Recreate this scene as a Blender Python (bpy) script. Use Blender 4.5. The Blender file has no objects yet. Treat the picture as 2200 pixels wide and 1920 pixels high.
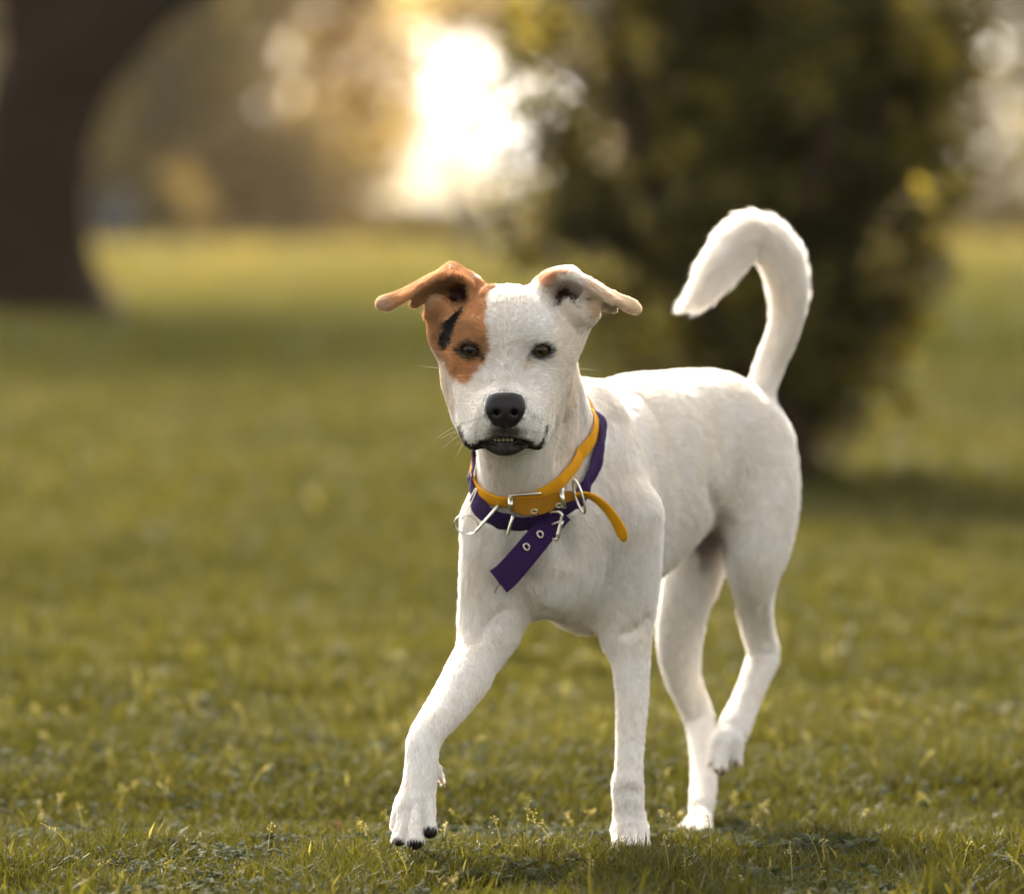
import bpy, math, random
import numpy as np
from mathutils import Vector, Matrix
from mathutils.bvhtree import BVHTree

FUR = 1
ENV = 1
random.seed(7)
rng = np.random.default_rng(7)
S = bpy.context.scene
COL = S.collection

# ------------------------------------------------------------------ camera
FPX, D0, CH = 9000.0, 4.75, 0.70            # focal length in photo pixels, distance to the dog's face, camera height
U = D0 / FPX                                # one photo pixel at the face, in metres
PITCH = math.atan(466.0 / FPX)
cam = bpy.data.cameras.new('camera')
camo = bpy.data.objects.new('camera', cam); COL.objects.link(camo)
camo.location = (0, -D0, CH); camo.rotation_euler = (math.pi / 2 - PITCH, 0, 0)
cam.sensor_width = 36; cam.lens = FPX / 2053 * 36
cam.clip_start = 0.05; cam.clip_end = 3000
cam.dof.use_dof = True; cam.dof.focus_distance = D0 - 0.01; cam.dof.aperture_fstop = 3.1
S.camera = camo

# ------------------------------------------------------------------ light
SUN_EL, SUN_AZ = math.radians(38), math.radians(-14)      # azimuth from +Y towards +X
w = bpy.data.worlds.new('World'); S.world = w; w.use_nodes = True
nt = w.node_tree; nt.nodes.clear()
sky = nt.nodes.new('ShaderNodeTexSky'); sky.sky_type = 'NISHITA'; sky.sun_disc = False
sky.sun_elevation = SUN_EL; sky.sun_rotation = SUN_AZ; sky.dust_density = 5; sky.air_density = 1.0; sky.ozone_density = 0.6
bg = nt.nodes.new('ShaderNodeBackground'); bg.inputs[1].default_value = 0.15
wo = nt.nodes.new('ShaderNodeOutputWorld')
bw = nt.nodes.new('ShaderNodeRGBToBW'); nt.links.new(sky.outputs[0], bw.inputs[0])
veil = nt.nodes.new('ShaderNodeMix'); veil.data_type = 'RGBA'; veil.blend_type = 'MULTIPLY'; veil.inputs[0].default_value = 1      # thin warm cloud over the blue
nt.links.new(bw.outputs[0], veil.inputs[6]); veil.inputs[7].default_value = (1.04, 1.0, 0.93, 1)
mixs = nt.nodes.new('ShaderNodeMix'); mixs.data_type = 'RGBA'; mixs.inputs[0].default_value = 0.85
nt.links.new(sky.outputs[0], mixs.inputs[6]); nt.links.new(veil.outputs[2], mixs.inputs[7])
nt.links.new(mixs.outputs[2], bg.inputs[0]); nt.links.new(bg.outputs[0], wo.inputs[0])
sun = bpy.data.lights.new('sun', 'SUN'); sun.energy = 3.2; sun.angle = math.radians(6); sun.color = (1, 0.90, 0.76)
suno = bpy.data.objects.new('sun', sun); COL.objects.link(suno)
sd = Vector((math.sin(SUN_AZ) * math.cos(SUN_EL), math.cos(SUN_AZ) * math.cos(SUN_EL), math.sin(SUN_EL)))
suno.rotation_euler = sd.to_track_quat('Z', 'Y').to_euler()
S.view_settings.view_transform = 'Standard'; S.view_settings.look = 'None'
S.view_settings.exposure = 2.4; S.view_settings.gamma = 1
S.cycles.use_denoising = True
S.cycles.max_bounces = 10; S.cycles.diffuse_bounces = 6; S.cycles.transparent_max_bounces = 8
try: S.cycles_curves.shape = 'THICK'
except Exception: pass

# ------------------------------------------------------------------ helpers
_f = np.array([0, math.cos(PITCH), -math.sin(PITCH)]); _u = np.array([0, math.sin(PITCH), math.cos(PITCH)])
CAM = np.array([0, -D0, CH])
def P(X, Y, D):
    """point that the photo shows at pixel (X, Y), D (in face pixels) behind the face plane"""
    r = _f + np.array([1.0, 0, 0]) * ((X - 1026.5) / FPX) + _u * ((896 - Y) / FPX)
    return CAM + r * ((D0 + D * U) / r[1])
def PM(X, Y, d):
    return P(X, Y, (d - D0) / U)
def PROJ(p):
    q = p - CAM
    z = q @ _f
    return 1026.5 + FPX * q[..., 0] / z, 896 - FPX * (q @ _u) / z
def R(r, D): return r * U * (1 + D * U / D0)

def tag(o, label=None, cat=None, group=None, kind=None):
    if label: o['label'] = label
    if cat: o['category'] = cat
    if group: o['group'] = group
    if kind: o['kind'] = kind
    return o
def empty(name, loc=(0, 0, 0)):
    o = bpy.data.objects.new(name, None); COL.objects.link(o); o.location = loc; o.empty_display_size = 0.1
    return o
def mesh(name, V, F, mats, parent=None, smooth=True, mi=None, uv=None):
    me = bpy.data.meshes.new(name)
    V = np.asarray(V, np.float32)
    if parent is not None: V = V - np.array(parent.location, np.float32)
    if isinstance(F, np.ndarray):
        k = F.shape[1]
        me.vertices.add(len(V)); me.vertices.foreach_set('co', V.ravel())
        me.loops.add(F.size); me.loops.foreach_set('vertex_index', F.astype(np.int32).ravel())
        me.polygons.add(len(F)); me.polygons.foreach_set('loop_start', np.arange(0, F.size, k, dtype=np.int32))
        me.update(calc_edges=True)
    else:
        me.from_pydata([tuple(map(float, v)) for v in V], [], [tuple(int(i) for i in f) for f in F])
    for m in (mats if isinstance(mats, (list, tuple)) else [mats]): me.materials.append(m)
    me.polygons.foreach_set('use_smooth', np.full(len(me.polygons), smooth))
    if mi is not None: me.polygons.foreach_set('material_index', np.asarray(mi, np.int32))
    me.update()
    o = bpy.data.objects.new(name, me); COL.objects.link(o)
    if parent is not None: o.parent = parent
    return o
def color_attr(me, name, C):
    a = me.attributes.new(name, 'FLOAT_COLOR', 'POINT')
    a.data.foreach_set('color', np.concatenate([C, np.ones((len(C), 1))], 1).astype(np.float32).ravel())
def float_attr(me, name, v):
    a = me.attributes.new(name, 'FLOAT', 'POINT'); a.data.foreach_set('value', v.astype(np.float32))

def srgb(r, g, b):
    f = lambda c: ((c / 255 + 0.055) / 1.055) ** 2.4 if c > 10 else c / 255 / 12.92
    return (f(r), f(g), f(b))
class Mat:
    def __init__(s, name, col=(0.5, 0.5, 0.5), rough=0.6, metal=0, **kw):
        s.m = bpy.data.materials.new(name); s.m.use_nodes = True
        s.nt = s.m.node_tree; s.b = s.nt.nodes['Principled BSDF']
        s.b.inputs['Base Color'].default_value = (*col, 1); s.b.inputs['Roughness'].default_value = rough
        s.b.inputs['Metallic'].default_value = metal
        for k, v in kw.items(): s.b.inputs[k.replace('_', ' ')].default_value = v
    def n(s, t, **kw):
        x = s.nt.nodes.new(t)
        for k, v in kw.items(): setattr(x, k, v)
        return x
    def l(s, a, b): s.nt.links.new(a, b)
    def noise(s, scale, detail=4, rough=0.6, dist=0, vec=None):
        x = s.n('ShaderNodeTexNoise'); x.inputs['Scale'].default_value = scale; x.inputs['Detail'].default_value = detail
        x.inputs['Roughness'].default_value = rough; x.inputs['Distortion'].default_value = dist
        if vec is None: vec = s.n('ShaderNodeTexCoord').outputs['Object']
        s.l(vec, x.inputs['Vector']); return x.outputs['Fac']
    def ramp(s, fac, stops):
        x = s.n('ShaderNodeValToRGB'); s.l(fac, x.inputs[0])
        e = x.color_ramp.elements
        while len(e) < len(stops): e.new(0.5)
        for i, (p, c) in enumerate(stops): e[i].position = p; e[i].color = (*c, 1)
        return x.outputs[0]
    def bump(s, fac, strength=0.3, dist=0.01):
        x = s.n('ShaderNodeBump'); x.inputs['Strength'].default_value = strength; x.inputs['Distance'].default_value = dist
        s.l(fac, x.inputs['Height']); s.l(x.outputs[0], s.b.inputs['Normal'])

# ------------------------------------------------------------------ the dog: a signed distance field turned into one mesh
def norm(v): v = np.asarray(v, float); return v / np.linalg.norm(v)
class Seg:
    """tapered capsule; r_u = r * f along the direction u"""
    def __init__(s, a, b, ra, rb, u=None, fa=1.0, fb=None, flow=None):
        s.a, s.b, s.ra, s.rb = np.array(a, float), np.array(b, float), ra, rb
        s.u = None if u is None else norm(u); s.fa = fa; s.fb = fa if fb is None else fb
        s.flow = norm(s.b - s.a) if flow is None else norm(flow)
    def __call__(s, p):
        ba = s.b - s.a; v = p - s.a
        t = np.clip((v @ ba) / max(ba @ ba, 1e-12), 0, 1)
        v = v - t[:, None] * ba; r = s.ra + t * (s.rb - s.ra)
        if s.u is None: return np.sqrt((v * v).sum(1)) - r
        f = s.fa + t * (s.fb - s.fa); c = v @ s.u
        return (np.sqrt(np.maximum((v * v).sum(1) + c * c * (1 / (f * f) - 1), 0)) - r) * np.minimum(f, 1)
class Ell:
    def __init__(s, c, r, axes=None, flow=None):
        s.c = np.array(c, float); s.r = np.array(r, float)
        s.A = np.eye(3) if axes is None else np.array([norm(x) for x in axes])
        s.flow = None if flow is None else norm(flow)
    def __call__(s, p):
        q = (p - s.c) @ s.A.T
        a = q / s.r; k0 = np.sqrt((a * a).sum(1)) + 1e-9; b = a / s.r; k1 = np.sqrt((b * b).sum(1)) + 1e-9
        return k0 * (k0 - 1) / k1
class Cloud:
    """smooth sheet made of many small balls (ears)"""
    def __init__(s, pts, r, k=420, flow=None):
        s.p = np.array(pts, float); s.r = np.broadcast_to(np.array(r, float), (len(s.p),)); s.k = k
        s.lo, s.hi = s.p.min(0), s.p.max(0); s.flow = flow
    def __call__(s, p):
        out = np.sqrt((np.maximum(np.maximum(s.lo - p, p - s.hi), 0) ** 2).sum(1)) + 0.004
        near = np.nonzero(out < 0.016)[0]
        for c in range(0, len(near), 4000):
            i = near[c:c + 4000]
            d = np.sqrt(np.maximum((p[i] ** 2).sum(1)[:, None] + (s.p ** 2).sum(1)[None] - 2 * p[i] @ s.p.T, 0)) - s.r
            m = d.min(1)
            out[i] = m - np.log(np.exp(-s.k * (d - m[:, None])).sum(1)) / s.k + s.off
        return out
    off = 0.0022
class Chain:
    """smooth tube through (point, radius, flatten factor) samples"""
    def __init__(s, pts, r, f, u, flow=None):
        n = max(int(np.linalg.norm(np.diff(pts, axis=0), axis=1).sum() / 0.007), len(pts) * 2)
        q = catmull(np.concatenate([pts, np.array(r)[:, None], np.array(f)[:, None]], 1), n)
        s.p, s.r, s.f = q[:, :3], q[:, 3], q[:, 4]; s.u = None if u is None else norm(u)
        s.lo, s.hi = (s.p - s.r[:, None]).min(0), (s.p + s.r[:, None]).max(0); s.flow = flow; s.ax = pts[-1] - pts[0]
    def core(s, p):
        best = np.full(len(p), 9.0); who = np.zeros(len(p), int)
        c = p.mean(0); rad = np.sqrt(((p - c) ** 2).sum(1).max())
        a, b = s.p[:-1], s.p[1:]; ba = b - a
        t = np.clip(((c - a) * ba).sum(1) / (ba * ba).sum(1), 0, 1)
        dc = np.linalg.norm(c - a - t[:, None] * ba, axis=1)
        rr = np.maximum(s.r[:-1], s.r[1:]); ff = np.minimum(np.minimum(s.f[:-1], s.f[1:]), 1)
        lo = (dc - rad - rr) ; up = ((dc + rad) / ff - rr * .9).min()
        for i in (np.nonzero(lo < up)[0] if rad < 0.05 else range(len(s.p) - 1)):
            ba = s.p[i + 1] - s.p[i]; v = p - s.p[i]
            t = np.clip((v @ ba) / (ba @ ba), 0, 1); v = v - t[:, None] * ba
            q = (v * v).sum(1)
            if s.u is None: d = np.sqrt(q) - (s.r[i] + t * (s.r[i + 1] - s.r[i]))
            else:
                f = s.f[i] + t * (s.f[i + 1] - s.f[i]); c = v @ s.u
                d = (np.sqrt(np.maximum(q + c * c * (1 / (f * f) - 1), 0)) - (s.r[i] + t * (s.r[i + 1] - s.r[i]))) * np.minimum(f, 1)
            m = d < best; best[m] = d[m]; who[m] = i
        return best, who
    def __call__(s, p): return s.core(p)[0]
def catmull(pts, n):
    pts = np.asarray(pts, float); m = len(pts)
    e = np.vstack([2 * pts[0] - pts[1], pts, 2 * pts[-1] - pts[-2]])
    out = []
    for t in np.linspace(0, m - 1, n):
        i = min(int(t), m - 2); f = t - i
        a, b, c, d = e[i:i + 4]
        out.append(0.5 * (2 * b + (c - a) * f + (2 * a - 5 * b + 4 * c - d) * f * f + (3 * b - a - 3 * c + d) * f ** 3))
    return np.array(out)
OPS = []
def add(prim, k=0.02): OPS.append(('u', prim, k))
def cut(prim, k=0.004): OPS.append(('s', prim, k))
def smin(a, b, k):
    h = np.maximum(k - np.abs(a - b), 0) / k
    return np.minimum(a, b) - h * h * k * 0.25
def evaluate(p, ops=None):
    d = np.full(len(p), 1.0)
    for op, pr, k in (OPS if ops is None else ops):
        v = pr(p)
        d = smin(d, v, k) if op == 'u' else -smin(-d, v, k)
    return d

# body directions in the ground plane
BA = math.radians(27)
BX = np.array([math.sin(BA), math.cos(BA), 0])          # head to tail
LX = np.array([math.cos(BA), -math.sin(BA), 0])         # towards the dog's left
ZZ = np.array([0, 0, 1.0])
def seg(p, q, u=None, f=1.0, f2=None, k=0.02, flow=None):
    """p, q = (X, Y, D, r) in photo pixels"""
    add(Seg(P(*p[:3]), P(*q[:3]), R(p[3], p[2]), R(q[3], q[2]), u, f, f2, flow), k)
def ell(X, Y, D, rx, rz, rd, k=0.02, axes=None, flow=None, op='u'):
    s = R(1, D); (add if op == 'u' else cut)(Ell(P(X, Y, D), (rx * s, rd * s, rz * s), axes, flow), k)
def chain(pts, u=None, f=1.0, k=0.02, flow=None):
    f = list(f) if isinstance(f, (list, tuple)) else [f] * len(pts)
    add(Chain(np.array([P(*q[:3]) for q in pts]), [R(q[3], q[2]) for q in pts], f, u, flow), k)

def hit(X, Y, d0=-190, d1=1300):
    """depth (in face pixels) of the surface built so far that the photo would show at pixel (X, Y)"""
    D = np.arange(d0, d1, 3.0)
    v = evaluate(np.array([P(X, Y, q) for q in D]))
    i = int(np.argmax(v < 0)) if (v < 0).any() else len(D) - 1
    return D[max(i - 1, 0)] + 3 * (v[i - 1] / (v[i - 1] - v[i] + 1e-12) if i else 0)
def crease(pts, r, sink=0.0, k=0.006, op='s', end=None):
    """a groove (or a raised fold with op='u') following the surface"""
    q = [(X, Y, hit(X, Y) + sink) for X, Y in pts]
    c = Chain(np.array([P(*a) for a in q]), [R(r if 0 < n < len(q) - 1 else (r * 0.4 if end is None else end), 0) for n in range(len(q))], [1] * len(q), None)
    (cut if op == 's' else add)(c, k)
DOWN = np.array([0, 0, -1.0])
# torso: (X, Y, D, half height), lateral factor
chain([(1092, 1040, 400, 140), (1130, 1010, 480, 190), (1190, 998, 590, 224), (1230, 984, 660, 216), (1268, 960, 725, 211),
       (1325, 928, 835, 184), (1385, 896, 940, 156), (1440, 898, 1020, 152), (1484, 918, 1065, 124)],
      LX, [0.95, 0.74, 0.72, 0.72, 0.72, 0.74, 0.76, 0.76, 0.78], 0.02, flow=BX + 0.55 * DOWN)
# neck
chain([(1035, 730, 190, 94), (1078, 880, 330, 106), (1105, 985, 430, 126)], None, 1, 0.03, flow=np.array([.15, .3, -1.]))
seg((1110, 735, 250, 36), (1132, 850, 340, 42), k=0.03, flow=np.array([.3, .3, -1.]))
seg((1018, 850, 120, 60), (1048, 960, 270, 88), k=0.04, flow=np.array([0, .1, -1.]))
# withers, shoulder blades, chest front
seg((1172, 804, 450, 45), (1206, 799, 520, 38), k=0.014)
seg((1225, 850, 430, 44), (1268, 1040, 372, 66), LX, 0.6, k=0.03, flow=np.array([.3, .2, -1.]))
seg((1060, 870, 400, 40), (1000, 1050, 310, 66), LX, 0.7, k=0.035, flow=np.array([-.1, .2, -1.]))
ell(1080, 1080, 332, 112, 98, 70, 0.04, flow=np.array([0, 0, -1.]))
# breastbone, skin between the forelegs
seg((1090, 1110, 305, 50), (1101, 1166, 300, 24), k=0.025, flow=DOWN)
seg((1100, 1166, 290, 13), (1106, 1190, 288, 4), k=0.01, flow=DOWN)
seg((1120, 1150, 380, 80), (1180, 1190, 520, 80), k=0.04, flow=DOWN)
# left front leg (standing)
chain([(1262, 1030, 378, 66), (1265, 1120, 398, 63), (1264, 1200, 415, 56), (1262, 1270, 420, 47), (1265, 1330, 408, 40), (1267, 1400, 390, 35), (1264, 1480, 365, 31), (1261, 1540, 345, 30),
       (1259, 1575, 335, 34.5), (1260, 1612, 330, 33), (1262, 1650, 322, 35)], None, 1, 0.016, flow=DOWN)
seg((1215, 1190, 440, 44), (1238, 1275, 425, 26), k=0.03, flow=DOWN)
ell(1268, 1250, 460, 22, 40, 22, 0.02, flow=DOWN)
ell(1264, 1676, 296, 38, 31, 42, 0.016, flow=DOWN)
for tx, ty, td, tr in ((1237, 1690, 262, 13), (1254, 1699, 235, 15), (1275, 1699, 235, 15), (1293, 1690, 262, 13)):
    seg((tx * .6 + 1264 * .4, ty - 34, td + 44, tr * .75), (tx, ty, td, tr), k=0.003, flow=np.array([0, -.5, -1.]))
for cx in (1245, 1264, 1284): crease([(cx * .8 + 253, 1655), (cx, 1675), (cx, 1702)], 2.6, 0, 0.005)
# right front leg (raised)
chain([(1003, 1050, 310, 74), (988, 1150, 330, 66), (975, 1235, 335, 56), (963, 1300, 305, 49), (936, 1358, 240, 50), (898, 1415, 170, 43), (866, 1456, 110, 37), (849, 1490, 78, 35.5),
       (845, 1530, 60, 35), (842, 1565, 46, 35.5), (834, 1610, 34, 40)], None, 1, 0.016, flow=DOWN)
seg((985, 1280, 330, 30), (984, 1332, 330, 15), k=0.02, flow=DOWN)
seg((1035, 1190, 380, 40), (1000, 1255, 345, 34), k=0.04, flow=DOWN)
ell(829, 1642, 28, 44, 42, 31, 0.012, flow=DOWN)
for (x0, y0, d0, r0), (x1, y1, d1, r1) in (((802, 1600, 44, 9), (793, 1654, 22, 12.5)), ((817, 1600, 18, 12), (800, 1682, -18, 17)),
                                           ((835, 1600, 10, 14), (832, 1685, -36, 21)), ((855, 1600, 18, 12), (862, 1666, -8, 17.5))):
    seg((x0, y0, d0, r0), (x1, y1, d1, r1), k=0.005, flow=DOWN)
crease([(826, 1606), (818, 1630), (815, 1660), (817, 1694)], 3.4, 0, 0.005)
crease([(845, 1606), (849, 1630), (851, 1655), (852, 1676)], 3.4, 0, 0.005)
crease([(806, 1620), (799, 1640), (793, 1662)], 2.4, 0, 0.005)
seg((878, 1540, 66, 10), (885, 1563, 66, 7.5), k=0.006, flow=DOWN)
# left hind leg (raised)
chain([(1517, 905, 1010, 84), (1523, 985, 985, 97), (1519, 1070, 950, 88), (1511, 1135, 930, 66), (1512, 1190, 965, 46), (1516, 1240, 1015, 38), (1525, 1285, 1055, 34), (1530, 1314, 1070, 34),
       (1512, 1365, 1010, 30), (1489, 1420, 950, 31), (1470, 1462, 900, 35)], LX, [.8, .8, .78, .8, .85, .9, .95, 1, 1, 1, 1], 0.03, flow=DOWN)
seg((1533, 1225, 1085, 11), (1547, 1298, 1115, 15), k=0.014, flow=DOWN)
ell(1456, 1492, 860, 35, 36, 30, 0.012, flow=DOWN)
crease([(1462, 1470), (1460, 1500), (1462, 1530)], 2.2, 0, 0.005)
for (x0, y0, d0, r0), (x1, y1, d1, r1) in (((1440, 1485, 850, 14), (1426, 1526, 835, 12.5)), ((1455, 1490, 840, 16), (1444, 1540, 820, 16)),
                                           ((1476, 1485, 850, 15), (1476, 1525, 845, 14))):
    seg((x0, y0, d0, r0), (x1, y1, d1, r1), k=0.005, flow=DOWN)
# right hind leg (standing)
chain([(1420, 990, 1150, 90), (1395, 1120, 1060, 78), (1374, 1205, 1000, 62), (1363, 1280, 1010, 54), (1367, 1345, 1055, 43), (1386, 1403, 1100, 34), (1403, 1447, 1112, 31),
       (1410, 1500, 1050, 28.5), (1411, 1560, 970, 27.5), (1407, 1615, 890, 27)], LX, [.78, .78, .8, .85, .9, .95, 1, 1, 1, 1], 0.03, flow=DOWN)
seg((1400, 1370, 1140, 10), (1420, 1435, 1155, 14), k=0.012, flow=DOWN)
ell(1403, 1640, 850, 24, 24, 32, 0.012, flow=DOWN)
for (x0, y0, d0, r0), (x1, y1, d1, r1) in (((1396, 1632, 835, 11), (1362, 1668, 775, 12)), ((1402, 1640, 825, 12), (1377, 1677, 750, 13.5)),
                                           ((1410, 1640, 825, 12), (1401, 1676, 752, 13)), ((1418, 1638, 835, 11), (1420, 1668, 778, 11.5))):
    seg((x0, y0, d0, r0), (x1, y1, d1, r1), k=0.004, flow=np.array([-.3, -.6, -1.]))
# tail
chain([(1508, 860, 1075, 40), (1520, 800, 1090, 32), (1545, 727, 1100, 31), (1567, 675, 1092, 32), (1578, 625, 1080, 32.5), (1579, 572, 1066, 34),
       (1562, 512, 1050, 37), (1528, 480, 1035, 39), (1492, 485, 1020, 40), (1460, 516, 1008, 35), (1437, 549, 1000, 29),
       (1414, 582, 993, 21), (1390, 606, 985, 13), (1366, 618, 980, 4)], None, 1, 0.014)

# folds and ribs of the trunk
crease([(1300, 1240), (1280, 1262), (1255, 1272)], 5, 1, 0.012)
crease([(948, 1285), (968, 1262), (990, 1240), (1012, 1222)], 5, 0, 0.012)
crease([(1118, 1000), (1130, 1060), (1135, 1110)], 8, 2, 0.02)
crease([(1020, 1060), (1030, 1110), (1055, 1150)], 8, 2, 0.02)
crease([(1425, 985), (1440, 1020), (1448, 1050)], 7, 1, 0.02)
crease([(1508, 1225), (1512, 1262), (1516, 1300)], 5, 1, 0.010)
crease([(1535, 1215), (1532, 1255), (1540, 1290)], 4, 1, 0.010)
crease([(1238, 1590), (1258, 1584), (1280, 1590)], 5, 1, 0.012)
# ---- head
BACK = np.array([0, 1.0, 0.35])
ell(1018, 664, 100, 110, 92, 130, 0.02, flow=np.array([0, 1, -.3]))
ell(1014, 668, 45, 84, 70, 60, 0.03, flow=np.array([0, .5, 1]))
ell(944, 674, 20, 34, 22, 28, 0.022, flow=np.array([-.5, .5, .6])); ell(1081, 672, 20, 34, 22, 28, 0.022, flow=np.array([.5, .5, .6]))
ell(936, 735, 92, 52, 76, 74, 0.03, flow=np.array([-.5, 1, -.5])); ell(1097, 735, 92, 54, 78, 74, 0.03, flow=np.array([.5, 1, -.5]))
ell(954, 800, 80, 42, 62, 66, 0.03, flow=np.array([-.3, 1, -.7])); ell(1078, 798, 80, 44, 62, 66, 0.03, flow=np.array([.3, 1, -.7]))
ell(966, 845, 60, 36, 44, 60, 0.03, flow=np.array([-.3, 1, -.7])); ell(1060, 842, 60, 36, 44, 60, 0.03, flow=np.array([.3, 1, -.7]))
chain([(1014, 705, 20, 46), (1014, 745, -6, 44), (1013, 785, -58, 38), (1013, 808, -98, 33)], (1, 0, 0), [1.1, 1.02, 1, 1], 0.035, flow=np.array([0, .8, 1]))
# muzzle sides and flews
for sx in (-1, 1):
    seg((1013 + sx * 46, 800, -5, 44), (1013 + sx * 26, 826, -86, 33), k=0.025, flow=np.array([sx * .8, .5, -.4]))
    seg((1013 + sx * 52, 838, -10, 36), (1013 + sx * 33, 850, -82, 27), k=0.016, flow=np.array([sx * .6, .3, -.8]))
    seg((1013 + sx * 70, 862, -8, 20), (1013 + sx * 62, 878, -40, 18), k=0.016, flow=np.array([sx * .5, .2, -1]))
    seg((1013 + sx * 62, 878, -40, 18), (1013 + sx * 36, 868, -84, 13), k=0.012, flow=np.array([sx * .5, .2, -1]))
    seg((1013 + sx * 14, 858, -92, 17), (1013 + sx * 42, 862, -72, 19), k=0.012, flow=np.array([sx * .4, .2, -1]))
# lower jaw, then the gap of the mouth
add(Seg(P(1012, 893, -72), P(1014, 872, 50), R(21, 0), R(40, 0), (1, 0, 0), 1.75, 1.3, flow=(0, 1, -.2)), 0.006)
cut(Ell(P(1012, 881, -104), (R(33, 0), R(34, 0), R(5, 0))), 0.003)
for sx in (-1, 1):
    cut(Chain(np.array([P(1013 + sx * 30, 882, -104), P(1013 + sx * 46, 889, -82), P(1013 + sx * 58, 897, -54)]), [R(3, 0), R(2.6, 0), R(2.6, 0)], [1, 1, 1], None), 0.004)
# nose
ell(1013, 815, -130, 41, 27, 27, 0.003); ell(1013, 836, -126, 31, 25, 25, 0.010)
ell(1013, 800, -122, 36, 17, 24, 0.010)
for sx in (-1, 1):
    ell(1013 + sx * 26, 823, -132, 15, 17, 18, 0.006)
    cut(Seg(P(1013 + sx * 19, 828, -170), P(1013 + sx * 17, 826, -126), R(7.5, 0), R(5, 0), (0, 0, 1), 0.85), 0.003)
    cut(Chain(np.array([P(1013 + sx * 20, 834, -156), P(1013 + sx * 30, 836, -149), P(1013 + sx * 40, 829, -136)]), [R(2.8, 0), R(2.4, 0), R(1.5, 0)], [1, 1, 1], None), 0.003)
crease([(1013, 838), (1013, 850), (1013, 862), (1013, 872)], 1.8, 0, 0.004)
for sx in (-1, 1):          # hollow beside the bridge of the muzzle
    cut(Ell(P(1013 + sx * 44, 735, -42), (R(17, 0), R(24, 0), R(34, 0))), 0.03)
# ears: cone at the base, opened to the front, with a thin folded flap
EYE = [(942.4, 701.3), (1084.5, 702.0)]
def sheet(rows, n, m, r, k=0.004):
    """rows: list of curves of (X, Y, D); swept and filled"""
    cs = np.array([catmull([P(*q) for q in row], n) for row in rows])          # (rows, n, 3)
    g = np.array([catmull(cs[:, i], m) for i in range(n)]).reshape(-1, 3)
    add(Cloud(g, r, 1000), k); return g
Cloud.off = 0.0008
# image-left ear
ell(902, 655, 96, 34, 56, 46, 0.02, flow=np.array([-.3, .3, .8]))
seg((903, 665, 98, 36), (898, 616, 90, 36), k=0.02, flow=np.array([-.3, .3, .8]))
seg((948, 606, 92, 32), (940, 580, 88, 24), k=0.016, flow=np.array([-.6, .2, .6]))
cut(Ell(P(920, 590, 40), (R(20, 0), R(60, 0), R(22, 0))), 0.008)
cut(Ell(P(889, 588, 60), (R(32, 0), R(40, 0), R(12, 0))), 0.010)
seg((872, 628, 70, 14), (876, 608, 62, 13), k=0.012, flow=np.array([.3, -.3, .8]))
EL = sheet([[(974, 578, 92), (957, 558, 90), (937, 547, 88), (917, 535, 86), (903, 531, 84), (880, 545, 82), (852, 559, 80), (823, 574, 76), (789, 590, 70), (768, 599, 66), (762, 607, 62)],
            [(955, 584, 66), (946, 566, 64), (930, 553, 60), (915, 545, 58), (901, 543, 56), (878, 551, 56), (850, 567, 56), (822, 585, 56), (790, 601, 56), (771, 608, 56), (764, 611, 56)],
            [(943, 594, 50), (943, 572, 46), (927, 558, 42), (916, 558, 40), (903, 554, 40), (880, 558, 42), (855, 571, 44), (830, 588, 46), (806, 604, 48), (785, 616, 50), (768, 616, 54)]], 64, 13, R(3.9, 0))
EL2 = sheet([[(943, 602, 70), (943, 574, 60), (927, 562, 50), (916, 559, 45), (903, 556, 44), (880, 561, 46), (855, 574, 48), (832, 591, 50)],
             [(935, 610, 110), (930, 585, 100), (915, 575, 90), (900, 572, 84), (885, 575, 78), (865, 584, 72), (850, 594, 66), (829, 608, 60)],
             [(930, 620, 120), (915, 600, 122), (900, 592, 112), (885, 590, 102), (872, 594, 92), (860, 599, 84), (846, 604, 76), (831, 611, 66)]], 46, 14, R(3.9, 0))
# image-right ear
ell(1134, 660, 96, 32, 54, 46, 0.02, flow=np.array([.3, .3, .8]))
seg((1140, 655, 98, 30), (1160, 630, 88, 33), k=0.02, flow=np.array([.3, .3, .8]))
seg((1090, 604, 92, 28), (1096, 580, 88, 24), k=0.016, flow=np.array([.6, .2, .6]))
cut(Ell(P(1130, 592, 40), (R(22, 0), R(60, 0), R(22, 0))), 0.008)
cut(Ell(P(1166, 588, 58), (R(34, 0), R(40, 0), R(13, 0))), 0.010)
seg((1150, 632, 66, 12), (1148, 612, 58, 7), k=0.012, flow=np.array([-.1, -.3, .9]))
seg((1184, 632, 72, 14), (1186, 612, 66, 12), k=0.012, flow=np.array([-.3, -.3, .8]))
ER = sheet([[(1068, 577, 92), (1078, 562, 90), (1092, 549, 88), (1117, 540, 86), (1143, 538, 84), (1161, 550, 82), (1188, 564, 80), (1209, 577, 78), (1240, 592, 74), (1266, 603, 70), (1277, 616, 66)],
            [(1074, 580, 68), (1084, 567, 66), (1098, 555, 62), (1118, 545, 60), (1143, 543, 58), (1161, 554, 58), (1187, 569, 58), (1209, 584, 58), (1238, 602, 58), (1262, 614, 58), (1277, 621, 60)],
            [(1083, 588, 54), (1088, 574, 50), (1100, 559, 46), (1118, 549, 42), (1142, 551, 42), (1161, 561, 44), (1186, 577, 46), (1209, 592, 48), (1230, 606, 50), (1250, 616, 52), (1270, 623, 58)]], 64, 13, R(3.9, 0))
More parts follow.
